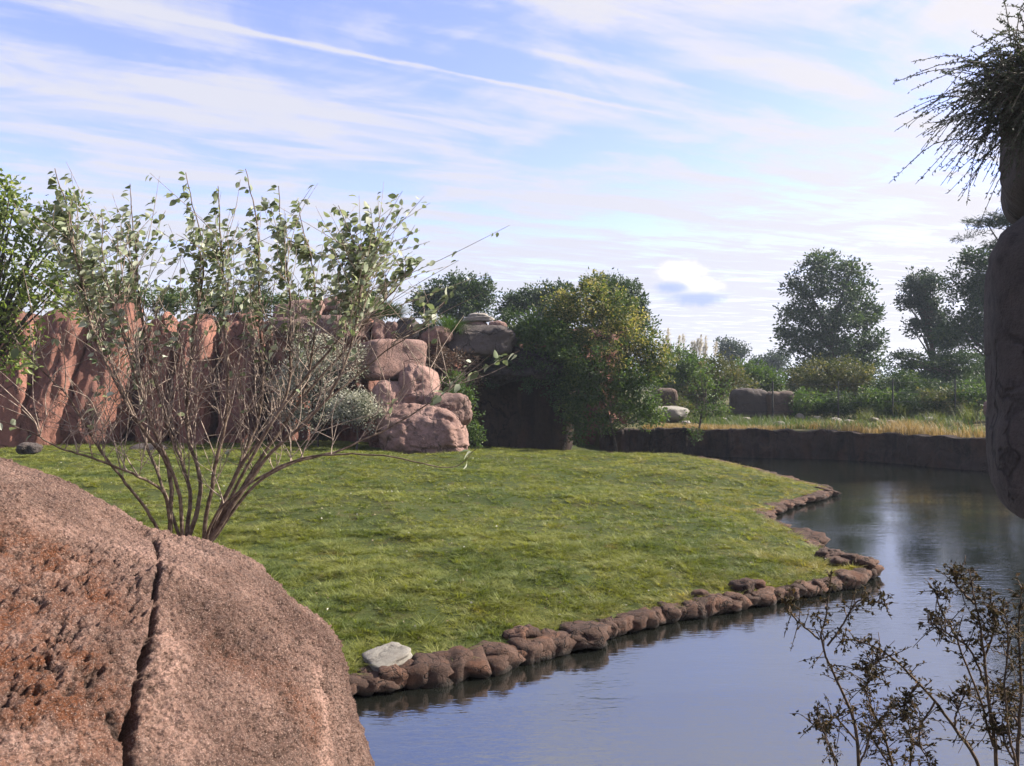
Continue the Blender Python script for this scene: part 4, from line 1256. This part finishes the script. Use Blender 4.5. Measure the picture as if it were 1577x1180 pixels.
# pampas grasses with pale plumes
for k, (x, y, d, lab) in enumerate([(1035, 590, 56, 'pampas grass with the most pale plumes above the far bank shrubs'), (1062, 590, 57, 'pampas grass with slanting plumes in the middle of the pampas row'),
                                    (1090, 592, 58, 'pampas grass at the right end of the row with thin spaced plumes')]):
    sd = nseed()
    r = np.random.default_rng(sd)
    b0 = W(x, y, d)
    b0[2] = 2.0
    root = empty('pampas_grass', b0, lab, 'pampas grass', 'pampas grasses on the far bank')
    n = 260
    V, Q, bid = blades(np.c_[r.normal(size=(n, 2)) * 0.35, np.zeros(n)], 2.6, 0.05, 0.6, sd, 5)
    me = mesh_np('blade', V, Q, False)
    add_attr(me, 'tint', r.random(n)[bid])
    o = link('blade', me, M['grass_far'], root)
    o['kind'] = 'stuff'
    for j in range(9 - 2 * k):
        pxx = x + r.uniform(-18, 18)
        tip = W(pxx + r.uniform(-6, 8), r.uniform(506, 538), d) - b0
        st = spline(np.array([[0, 0, 0], tip * [0.6, 1, 0.55], tip]), 8)
        V, Q = tube_arrays([(st, np.full(8, 0.012))], 4)
        stalk = link('stalk', mesh_np('stalk', V, Q), M['twig'], root)
        m_ = 90
        tpar = r.random(m_)
        pts_ = tip - (tip - st[5]) * (tpar * 0.9)[:, None] + r.normal(size=(m_, 3)) * (0.035 + 0.05 * np.sin(tpar * np.pi))[:, None]
        V, Q = leaves(pts_, np.tile([0.2, 0, 1.0], (m_, 1)) + r.normal(size=(m_, 3)) * 0.4, 0.22, 0.2, sd + j)
        me = mesh_np('plume', V, Q, False)
        add_attr(me, 'tint', np.repeat(r.random(m_), 4))
        link('plume', me, M['plume'], root)

# ---------------------------------------------------------------- rock blocks, pale stones and fence on the far bank
rock_px('rock_block', 1004, 598, 1042, 632, 47, M['brown_rock'], 'small squared rock with a flat pale top at the left end of the far bank', 'rock', p=6, fac=0.3, amp=0.06, seed=141, sub=4)
rock_px('rock_block', 1128, 599, 1180, 646, 47.4, M['grey_rock'], 'left half of the squared brown rock outcrop behind the moat wall', 'rock', p=6, fac=0.3, amp=0.06, seed=142)
rock_px('rock_block', 1176, 603, 1218, 648, 47.0, M['brown_rock'], 'right half of the squared brown rock outcrop behind the moat wall', 'rock', p=6, fac=0.3, amp=0.07, seed=143)
rock_px('rock_block', 1000, 626, 1062, 648, 45, M['slab'], 'long low pale rock lying below the small squared rock', 'rock', p=3, amp=0.10, seed=144, sub=4)
rock_px('rock_block', 1516, 618, 1540, 640, 40, M['boulder'], 'pale rock half hidden behind the rock tower', 'rock', p=3.5, amp=0.10, seed=145, sub=4)
r = np.random.default_rng(77)
stone_px = [(1024, 648, .30, 'pale stone at the left end of the far bank under the long low rock'), (1056, 650, .24, 'pale stone on the bank just left of the sapling foot'),
            (1112, 651, .30, 'pale stone on the bank just right of the sapling'), (1150, 650, .22, 'small pale stone below the left half of the squared outcrop'),
            (1200, 648, .26, 'pale stone below the right half of the squared outcrop beside a fence post'), (1232, 644, .32, 'broad pale stone right of the squared outcrop by the feathery grass clump'),
            (1258, 646, .24, 'pale stone under the left part of the brown-tinged shrub'), (1288, 640, .36, 'largest pale stone, at the foot of the fence post before the brown-tinged shrub'),
            (1306, 646, .24, 'pale stone close to the wall edge just right of the largest pale stone'), (1345, 645, .24, 'pale stone beside the short yellow-green grass clump'),
            (1372, 641, .28, 'pale stone at the fence post before the dark shaded shrub'), (1432, 641, .26, 'left one of three pale stones near the leaning grass clump'),
            (1456, 637, .32, 'middle one of three pale stones near the leaning grass clump'), (1478, 640, .26, 'right one of three pale stones near the leaning grass clump')]
pv = []
for k in range(5):
    v, f = rock_shape((1, 0.8, 0.6), p=2.6, amp=0.2, seed=150 + k, sub=3)
    me = mesh_np('pale_stone', v, f)
    me.materials.append(M['pale_rock'])
    pv.append(me)
for k, (x, y, sc_, lab) in enumerate(stone_px):
    d = 43 + r.uniform(-2.0, 3)
    p = W(x, y, d)
    p[2] = ground_z(p[None, :2])[0] + 0.12
    o = link('pale_stone', pv[k % 5], None, None, p)
    o.scale = (sc_, sc_, sc_ * r.uniform(0.7, 1.0))
    o.rotation_euler = (0, 0, r.uniform(0, 6))
    tag(o, lab, 'stone', 'pale stones scattered on the far bank')

fence = empty('wire_fence', (14, 46, 1.6), 'thin dark wire fence on posts along the far bank', 'fence')
fo = np.array(fence.location)
fp = [W(x, 640, d) for x, d in ((985, 47.5), (1087, 46.8), (1190, 46.0), (1291, 45.0), (1375, 44.2), (1471, 43.2), (1560, 42.4))]
for p in fp:
    p[2] = ground_z(p[None, :2])[0]
    v, q_ = tube_arrays([(np.array([p + [0, 0, -0.2], p + [0, 0, 2.15]]) - fo, [0.04, 0.04])], 6)
    link('post', mesh_np('post', v, q_), M['steel'], fence)
for hgt in (0.4, 0.9, 1.4, 1.95):
    v, q_ = tube_arrays([(np.array([p + [0, 0.03, hgt] for p in fp]) - fo, np.full(len(fp), 0.010))], 4)
    link('wire', mesh_np('wire', v, q_), M['steel'], fence)

# ---------------------------------------------------------------- lawn grass
def tuft(name, n, h, wd, rad, seed, lean=0.7):
    r = np.random.default_rng(seed)
    a = r.uniform(0, 6.283, n)
    rr = rad * np.sqrt(r.random(n))
    V, Q, bid = blades(np.c_[rr * np.cos(a), rr * np.sin(a), np.full(n, -0.01)], h, wd, lean, seed, 2)
    me = mesh_np(name, V, Q, False)
    add_attr(me, 'tint', np.clip(r.normal(0.4, 0.3, n), 0, 1)[bid])
    me.materials.append(M['grass'])
    return bpy.data.objects.new(name, me)


tufts = bpy.data.collections.new('grass_tufts')
for k in range(6):
    tufts.objects.link(tuft('grass_tuft', 20 + 2 * k, 0.046 + 0.008 * k, 0.013, 0.075, 300 + k, 0.8 + 0.15 * k))

r = np.random.default_rng(88)


def scatter(n, x0, x1, y0, y1):
    P = np.c_[r.uniform(x0, x1, n), r.uniform(y0, y1, n)]
    P = P[inside(P, lawn_poly) & (np.abs(P[:, 0]) < P[:, 1] * 0.68 + 1.2)]
    return P


P = np.concatenate([scatter(62000, -9, 7.5, 6.3, 16), scatter(66000, -22, 11, 16, 38)])
ds = dist_line(P, shore_s[::4])
P = P[ds > 0.07]
ds = ds[ds > 0.07]
hz = lawn_height(P)
n = len(P)
tn = fbm(np.c_[P * 2.6, P[:, 0] * 0], 4, 0.75, 89)
tn2 = fbm(np.c_[P * 0.45, P[:, 0] * 0], 3, 0.6, 90)
scl = np.clip(0.66 + 0.42 * tn + 0.14 * tn2, 0.22, 1.5) * np.exp(r.normal(0, 0.30, n))
scl = np.minimum(scl, 1.25)
dry = 0.55 * np.exp(-(ds / 0.5)) + 0.5 * np.exp(-(((P[:, 0] - 5.6) / 0.9) ** 2 + ((P[:, 1] - 14.5) / 0.8) ** 2)) + 0.20 * sstep(P[:, 0], -2, 6) * sstep(P[:, 1], 14, 24) + 0.30 * sstep(P[:, 0], 0.5, 6.5) - 0.12
rot = np.c_[r.normal(0, 0.15, (n, 2)), r.uniform(0, 6.28, n)]
me = bpy.data.meshes.new('grass')
me.vertices.add(n)
me.vertices.foreach_set('co', np.c_[P, hz].astype(np.float32).ravel())
add_attr(me, 'sc', scl)
add_attr(me, 'dry', dry)
ra = me.attributes.new('rot', 'FLOAT_VECTOR', 'POINT')
ra.data.foreach_set('vector', rot.astype(np.float32).ravel())
me.update()
go = tag(link('grass', me), 'short thick lawn grass with straw coloured patches', kind='stuff')
ng = bpy.data.node_groups.new('grass_scatter', 'GeometryNodeTree')
ng.interface.new_socket('Geometry', in_out='INPUT', socket_type='NodeSocketGeometry')
ng.interface.new_socket('Geometry', in_out='OUTPUT', socket_type='NodeSocketGeometry')
N_ = ng.nodes
gi, gout = N_.new('NodeGroupInput'), N_.new('NodeGroupOutput')
iop = N_.new('GeometryNodeInstanceOnPoints')
ci = N_.new('GeometryNodeCollectionInfo')
ci.inputs['Collection'].default_value = tufts
ci.inputs['Separate Children'].default_value = True
ci.inputs['Reset Children'].default_value = True


def nattr(nm, ty):
    a = N_.new('GeometryNodeInputNamedAttribute')
    a.data_type = ty
    a.inputs['Name'].default_value = nm
    return [s for s in a.outputs if s.name == 'Attribute' and s.enabled][0]


L_ = ng.links
L_.new(gi.outputs[0], iop.inputs['Points'])
L_.new(ci.outputs[0], iop.inputs['Instance'])
iop.inputs['Pick Instance'].default_value = True
L_.new(nattr('rot', 'FLOAT_VECTOR'), iop.inputs['Rotation'])
L_.new(nattr('sc', 'FLOAT'), iop.inputs['Scale'])
L_.new(iop.outputs[0], gout.inputs[0])
md = go.modifiers.new('scatter', 'NODES')
md.node_group = ng

# fallen leaves and clover heads lying in the grass
r = np.random.default_rng(95)
P = scatter(2600, -14, 9, 7.5, 30)
P = P[(dist_line(P, shore_s[::4]) > 0.3) & (fbm(np.c_[P * 0.6, P[:, 0] * 0], 3, 0.6, 96) > -0.1)]
V, Q = leaves(np.c_[P, lawn_height(P) + r.uniform(0.03, 0.06, len(P))], r.normal(size=(len(P), 3)) * [1, 1, 0.3], 0.042, 0.7, 97)
me = mesh_np('fallen_leaves', V, Q, False)
add_attr(me, 'tint', np.repeat(r.random(len(P)), 4))
M['litter'] = leaf_mat('fallen_leaf_litter', [(0, (0.10, 0.065, 0.03)), (0.6, (0.25, 0.20, 0.11)), (0.8, (0.42, 0.40, 0.30)), (1, (0.55, 0.54, 0.46))], 0.2, tcol=(1, 1, 0.9))
tag(link('fallen_leaves', me, M['litter']), 'small dry leaves and pale clover heads strewn over the lawn', kind='stuff')

# ---------------------------------------------------------------- leafy shrub in front of the lawn
r = np.random.default_rng(202)
SB = W(287, 850, 5.1)
shrub = empty('leafy_shrub', (SB[0], SB[1], 2.25), 'tall many-stemmed shrub with bare lower twigs and silver green leaves behind the foreground boulder', 'shrub')
so_ = np.array(shrub.location)
stems = [  # px, py, distance
    ([(262, 850, 5.1), (252, 765, 5.0), (190, 730, 4.8), (105, 700, 4.6), (40, 668, 4.5), (-30, 640, 4.4)], 7),
    ([(262, 850, 5.1), (215, 770, 5.0), (165, 715, 4.9), (110, 625, 4.8), (40, 545, 4.7), (-10, 500, 4.7)], 7),
    ([(262, 850, 5.1), (256, 730, 5.1), (205, 640, 5.0), (150, 520, 5.0), (125, 400, 5.0), (112, 320, 5.0), (86, 256, 5.0)], 9),
    ([(285, 850, 5.1), (290, 745, 5.2), (256, 640, 5.2), (222, 500, 5.2), (212, 380, 5.2), (204, 280, 5.2)], 9),
    ([(285, 850, 5.1), (275, 740, 5.0), (240, 660, 4.9), (205, 560, 4.8), (170, 440, 4.8), (160, 330, 4.8)], 8),
    ([(285, 850, 5.1), (312, 745, 5.2), (292, 640, 5.3), (305, 500, 5.3), (318, 380, 5.3), (290, 258, 5.3)], 10),
    ([(310, 855, 5.1), (325, 740, 5.0), (345, 620, 4.9), (338, 480, 4.9), (336, 360, 4.9), (333, 285, 4.9)], 9),
    ([(310, 855, 5.1), (352, 745, 5.2), (398, 630, 5.3), (395, 480, 5.3), (388, 350, 5.3), (366, 255, 5.3)], 10),
    ([(310, 855, 5.1), (368, 730, 5.1), (440, 615, 5.1), (446, 480, 5.1), (436, 360, 5.1), (428, 282, 5.1)], 9),
    ([(310, 855, 5.1), (378, 742, 5.2), (470, 595, 5.3), (482, 450, 5.3), (470, 370, 5.3), (456, 310, 5.3)], 8),
    ([(310, 855, 5.1), (390, 728, 5.0), (500, 615, 4.9), (545, 500, 4.9), (548, 400, 4.9), (520, 312, 4.9)], 8),
    ([(310, 855, 5.1), (402, 735, 5.1), (520, 690, 5.2), (610, 650, 5.3), (705, 585, 5.4), (800, 536, 5.5)], 7),
    ([(310, 855, 5.1), (345, 780, 4.9), (460, 706, 4.7), (580, 700, 4.6), (690, 716, 4.6), (735, 684, 4.6)], 6),
    ([(310, 855, 5.1), (440, 650, 5.2), (530, 540, 5.3), (580, 470, 5.3), (630, 418, 5.3), (656, 396, 5.3)], 7),
    ([(310, 855, 5.1), (430, 640, 5.0), (540, 500, 5.0), (572, 430, 5.0), (582, 380, 5.0), (572, 325, 5.0)], 7),
    ([(285, 850, 5.1), (230, 690, 5.3), (175, 560, 5.5), (135, 440, 5.5), (140, 380, 5.5)], 7),
    ([(310, 855, 5.1), (420, 690, 5.2), (560, 565, 5.4), (640, 510, 5.4), (690, 452, 5.4)], 6),
]
branch_objs, branch_pts = [], []
for pl, wpx in stems:
    pts = spline(WP(pl, 5), 40)
    pts[2:] += np.cumsum(r.normal(size=(38, 3)) * 0.0035, axis=0)
    t = np.linspace(0, 1, 40)
    rad = 0.85 * wpx / 2 / F * 5.1 * (0.16 + 0.84 * (1 - t) ** 1.15) * 0.95
    v, q_ = tube_arrays([(pts - so_, rad)], 7)
    o = link('branch', mesh_np('branch', v, q_), M['bark'], shrub)
    branch_objs.append(o)
    branch_pts.append(pts)

leaf_list = []   # (pos, axis, size)


def leafy(pts, f0, f1, n, size=0.066):
    for _ in range(n):
        u = r.uniform(f0, f1)
        k = u * (len(pts) - 1)
        i = min(int(k), len(pts) - 2)
        p = pts[i] + (pts[i + 1] - pts[i]) * (k - i)
        a = np.array([r.normal(-0.75, 0.45), r.normal(0, 0.5), r.normal(-0.25, 0.45)])   # wind pushes the leaves to one side
        a /= np.linalg.norm(a)
        s_ = size * r.uniform(0.65, 1.25)
        leaf_list.append((p + a * s_ * 0.8, a, s_))


for bi, pts in enumerate(branch_pts):
    twp = []
    low = bi in (0, 1, 11, 12, 13, 16)
    if bi in (0, 1):
        leafy(pts, 0.75, 1.0, 7)
    elif bi in (12,):
        leafy(pts, 0.9, 1.0, 3)
    elif bi in (11, 16):
        leafy(pts, 0.72, 1.0, 30, 0.066)
    elif bi == 13:
        leafy(pts, 0.86, 1.0, 14, 0.066)
    else:
        leafy(pts, 0.55, 1.0, 62, 0.050)
    for _ in range(4 if bi == 12 else 12 if low else 17):
        u = r.uniform(0.20, 0.80)
        p0 = pts[int(u * 39)]
        hmax = max(0.12, EYE + (590 - r.uniform(300, 480)) / F * 5.1 - p0[2])
        L = min(r.uniform(0.35, 1.15), hmax * 0.95) * (0.6 if low else 1.0)
        dirv = np.array([r.normal(0.0 + (u - 0.5) * 0.2, 0.34), r.normal(0, 0.30), 1.0])
        if low:
            dirv[0] *= 1.6
        dirv /= np.linalg.norm(dirv)
        side = np.array([r.normal(0, 0.5), r.normal(0, 0.4), 0])
        tp = spline(np.array([p0, p0 + (dirv * 0.4 + side * 0.22) * L * 0.55 + [0, 0, 0.06 * L], p0 + dirv * L + side * 0.18 * L]), 14)
        twp.append((tp - so_, np.linspace(0.0042, 0.0014, 14) * r.uniform(0.7, 1.15)))
        ztop = tp[-1][2]
        if ztop > EYE + (590 - 430) / F * 5:
            leafy(tp, 0.42, 1.0, int(r.integers(14, 28)), 0.047)
        elif r.random() < 0.4:
            leafy(tp, 0.7, 1.0, int(r.integers(1, 4)), 0.045)
        for _ in range(3):                       # bare side twiglets
            i = int(r.integers(2, 11))
            d2 = dirv + r.normal(size=3) * [0.7, 0.5, 0.35]
            p1 = tp[i]
            l2 = min(r.uniform(0.12, 0.40), max(0.08, (EYE + (590 - 290) / F * 5.1 - p1[2]) * 0.8))
            t2 = spline(np.array([p1, p1 + d2 * l2 * 0.5 + r.normal(size=3) * 0.02, p1 + d2 * l2]), 7)
            twp.append((t2 - so_, np.linspace(0.0026, 0.0011, 7)))
            if t2[-1][2] > EYE + (590 - 430) / F * 5:
                leafy(t2, 0.3, 1.0, int(r.integers(4, 10)), 0.045)
    v, q_ = tube_arrays(twp, 5)
    o = link('twig', mesh_np('twig', v, q_), M['twig'], branch_objs[bi])
    o['kind'] = 'stuff'


def leaf_mesh(seed):
    """one ovate leaf, folded along the midrib, tip along +X, length 1"""
    q = np.random.default_rng(seed)
    xs = np.array([-0.5, -0.28, 0.0, 0.28, 0.5])
    ws = np.array([0.04, 0.30, 0.36, 0.22, 0.0]) * q.uniform(0.85, 1.1)
    curl = -0.25 * q.uniform(0.3, 1.4) * (xs + 0.5) ** 2
    V = [np.c_[xs, ws, curl + ws * 0.35], np.c_[xs, xs * 0, curl], np.c_[xs, -ws, curl + ws * 0.35 * q.uniform(0.4, 1.2)]]
    V = np.concatenate(V)
    F_ = [[5 * a + i, 5 * a + i + 1, 5 * (a + 1) + i + 1, 5 * (a + 1) + i] for a in range(2) for i in range(4)]
    stalk = np.array([[-0.5, 0.015, 0], [-0.8, 0.012, 0.06], [-0.8, -0.012, 0.06], [-0.5, -0.015, 0]])
    V = np.vstack([V, stalk])
    F_.append([15, 16, 17, 18])
    return V, np.array(F_)


lv = []
for k in range(12):
    V, Fq = leaf_mesh(400 + k)
    me = mesh_np('leaf', V, Fq)
    add_attr(me, 'tint', np.full(len(V), np.random.default_rng(500 + k).random()))
    me.materials.append(M['leaf_silver'])
    lv.append((me, V, Fq))
order = r.permutation(len(leaf_list))
restV, restQ, restT, offv = [], [], [], 0
for c, i in enumerate(order):
    p, a, s_ = leaf_list[i]
    x = Vector(a)
    z = Vector(r.normal(size=3) * 0.6 + np.array([0, 0, 1.0]))
    yv = z.cross(x).normalized()
    zv = x.cross(yv)
    from mathutils import Matrix
    Mx = Matrix((x, yv, zv)).transposed()
    if c < 300:
        o = bpy.data.objects.new('leaf', lv[c % 12][0])
        COL.objects.link(o)
        o.parent = shrub
        o.location = p - so_
        o.rotation_euler = Mx.to_euler()
        o.scale = (s_, s_, s_)
    else:
        V = lv[c % 12][1] @ np.array(Mx).T * s_ + (p - so_)
        restV.append(V)
        restQ.append(lv[c % 12][2] + offv)
        restT.append(np.full(len(V), r.random()))
        offv += len(V)
print('shrub leaves', len(leaf_list))
if restV:
    me = mesh_np('leaf', np.concatenate(restV), np.concatenate(restQ))
    add_attr(me, 'tint', np.concatenate(restT))
    o = link('leaf', me, M['leaf_silver'], shrub)
    o['kind'] = 'stuff'

# ---------------------------------------------------------------- bush hanging from the top of the rock tower
r = np.random.default_rng(303)
b0 = W(1592, 172, 7.0)
bush = empty('hanging_bush', b0, 'dense fine-leaved bush hanging from the top of the rock tower', 'bush')
paths, lc, la = [], [], []
for k in range(620):
    ang = R(r.uniform(95, 275)) if k < 480 else R(r.uniform(0, 360))
    L = r.uniform(0.28, 0.86) * (1.0 if 120 < math.degrees(ang) < 250 else 0.85)
    d0 = np.array([math.cos(ang), r.normal(0, 0.45), math.sin(ang) * 0.75 + 0.15])
    st = np.array([r.normal(0.05, 0.14), r.normal(0, 0.2), r.normal(0.12, 0.18)])
    sag = -0.30 * L * r.uniform(0.4, 1.3)
    tp = spline(np.array([st, st + d0 * L * 0.5 + [0, 0, 0.06], st + d0 * L + [0, 0, sag]]), 9)
    paths.append((tp, np.linspace(0.005, 0.002, 9)))
    m_ = int(42 * L / 0.7)
    u = r.uniform(0.12, 1.0, m_) * 8
    i = np.minimum(u.astype(int), 7)
    pp = tp[i] + (tp[i + 1] - tp[i]) * (u - i)[:, None]
    tn = tp[i + 1] - tp[i]
    tn /= np.linalg.norm(tn, axis=1, keepdims=True)
    a = tn * 0.6 + r.normal(size=(m_, 3)) * 0.6
    lc.append(pp + a * 0.012)
    la.append(a)
lc, la = np.concatenate(lc), np.concatenate(la)
V, Q = leaves(lc, la, 0.030, 0.42, 304)
me = mesh_np('foliage', V, Q, False)
add_attr(me, 'tint', np.repeat(r.random(len(lc)), 4))
link('foliage', me, M['leaf_spray'], bush)
V, Q = tube_arrays(paths, 4)
link('twig', mesh_np('twig', V, Q), M['trunk'], bush)['kind'] = 'stuff'

# ---------------------------------------------------------------- dry weeds at the water's near edge
weeds = [
    ('dry weed with a thin upright fork, the one reaching furthest left over the water', 2.5,
     [[(1335, 1400), (1322, 1180), (1312, 1100), (1285, 1040), (1262, 985), (1272, 935), (1280, 885)], [(1262, 985), (1232, 962), (1212, 935), (1222, 925)],
      [(1274, 995), (1300, 960), (1320, 925), (1345, 925), (1366, 932)], [(1318, 1140), (1290, 1110), (1268, 1130), (1246, 1108)], [(1322, 1180), (1350, 1120), (1385, 1090)],
      [(1330, 1300), (1290, 1190), (1262, 1120), (1255, 1095)]]),
    ('leaning dry weed with a knot of brown leaves, its stem slanting towards the forked weed', 2.4,
     [[(1560, 1420), (1515, 1200), (1470, 1120), (1415, 1050), (1365, 1005), (1312, 985), (1285, 990)], [(1415, 1050), (1400, 1080), (1388, 1110)], [(1365, 1005), (1345, 1025), (1312, 1032)],
      [(1440, 1080), (1420, 1130), (1440, 1200)], [(1470, 1120), (1480, 1080), (1500, 1060)]]),
    ('tall dense dry weed whose leafy spike rises highest in front of the dark water', 2.3,
     [[(1545, 1420), (1533, 1180), (1522, 1090), (1510, 1000), (1500, 930), (1490, 875)], [(1530, 1150), (1505, 1070), (1475, 1000), (1452, 955), (1438, 925), (1450, 905)],
      [(1520, 1060), (1490, 1000), (1440, 965), (1428, 962)], [(1515, 1020), (1530, 960), (1525, 910)], [(1500, 930), (1478, 900), (1484, 880)]]),
    ('dry weed at the right edge with several thin stems below the rock tower', 2.2,
     [[(1565, 1420), (1568, 1180), (1572, 1050), (1566, 950), (1570, 900)], [(1568, 1200), (1550, 1080), (1556, 980), (1548, 930)], [(1570, 1120), (1552, 1090), (1545, 1060)],
      [(1568, 1180), (1540, 1130), (1530, 1120)]]),
    ('low dry weed with curled dark leaves between the forked weed and the leaning weed', 2.6,
     [[(1400, 1400), (1392, 1250), (1370, 1150), (1345, 1090), (1330, 1060)], [(1392, 1250), (1405, 1150), (1395, 1110)], [(1380, 1200), (1350, 1150), (1322, 1130)], [(1330, 1060), (1352, 1040)]]),
]
for k, (lab, d, ls) in enumerate(weeds):
    r = np.random.default_rng(700 + k)
    b0 = W(ls[0][0][0], ls[0][0][1], d)
    root = empty('dry_weed', (b0[0], d, 1.85), lab, 'weed', 'dry weeds in front of the water')
    wo = np.array(root.location)
    lc, la, tw = [], [], []
    for j, l in enumerate(ls):
        pts = spline(np.c_[np.array(l, float), d + r.normal(0, 0.06) * np.linspace(0.2, 1, len(l))], 30)
        pts = WP(pts, d)
        if j == 0:
            pts[0] = (b0[0], d, 1.8)
        pts[3:] += np.cumsum(r.normal(size=(27, 3)) * 0.0014, axis=0)
        rad = np.linspace(0.0062 if j == 0 else 0.0034, 0.0014, 30)
        v, q_ = tube_arrays([(pts - wo, rad)], 6)
        link('stem', mesh_np('stem', v, q_), M['weed_stem'], root)
        for _ in range(56 if j == 0 else 34):
            u = r.uniform(0.25, 1.0)
            p0 = pts[int(u * 29)]
            dv = r.normal(size=3) * [1, 0.8, 0.8] + [0, 0, 0.55]
            dv /= np.linalg.norm(dv)
            L = r.uniform(0.03, 0.11) * (1.15 - u * 0.6)
            tp = spline(np.array([p0, p0 + dv * L * 0.6, p0 + dv * L + [r.normal(0, 0.01), 0, -0.02 * r.random()]]), 6)
            tw.append((tp - wo, np.linspace(0.0015, 0.0008, 6)))
            m_ = int(r.integers(3, 7))
            uu = r.uniform(0.3, 1.0, m_) * 5
            i = np.minimum(uu.astype(int), 4)
            lc.append(tp[i] - wo + r.normal(size=(m_, 3)) * 0.004)
            la.append(r.normal(size=(m_, 3)) + dv)
    if k == 1:
        kn = W(1402, 1085, d)
        lc.append(kn - wo + r.normal(size=(120, 3)) * 0.022)
        la.append(r.normal(size=(120, 3)))
    lc, la = np.concatenate(lc), np.concatenate(la)
    V, Q = leaves(lc, la, 0.0145, 0.5, 800 + k, 0.4)
    me = mesh_np('foliage', V, Q, False)
    add_attr(me, 'tint', np.repeat(np.clip(r.normal(0.4, 0.3, len(lc)), 0, 1), 4))
    link('foliage', me, M['leaf_weed'], root)
    V, Q = tube_arrays(tw, 4)
    link('twig', mesh_np('twig', V, Q), M['weed_stem'], root)['kind'] = 'stuff'
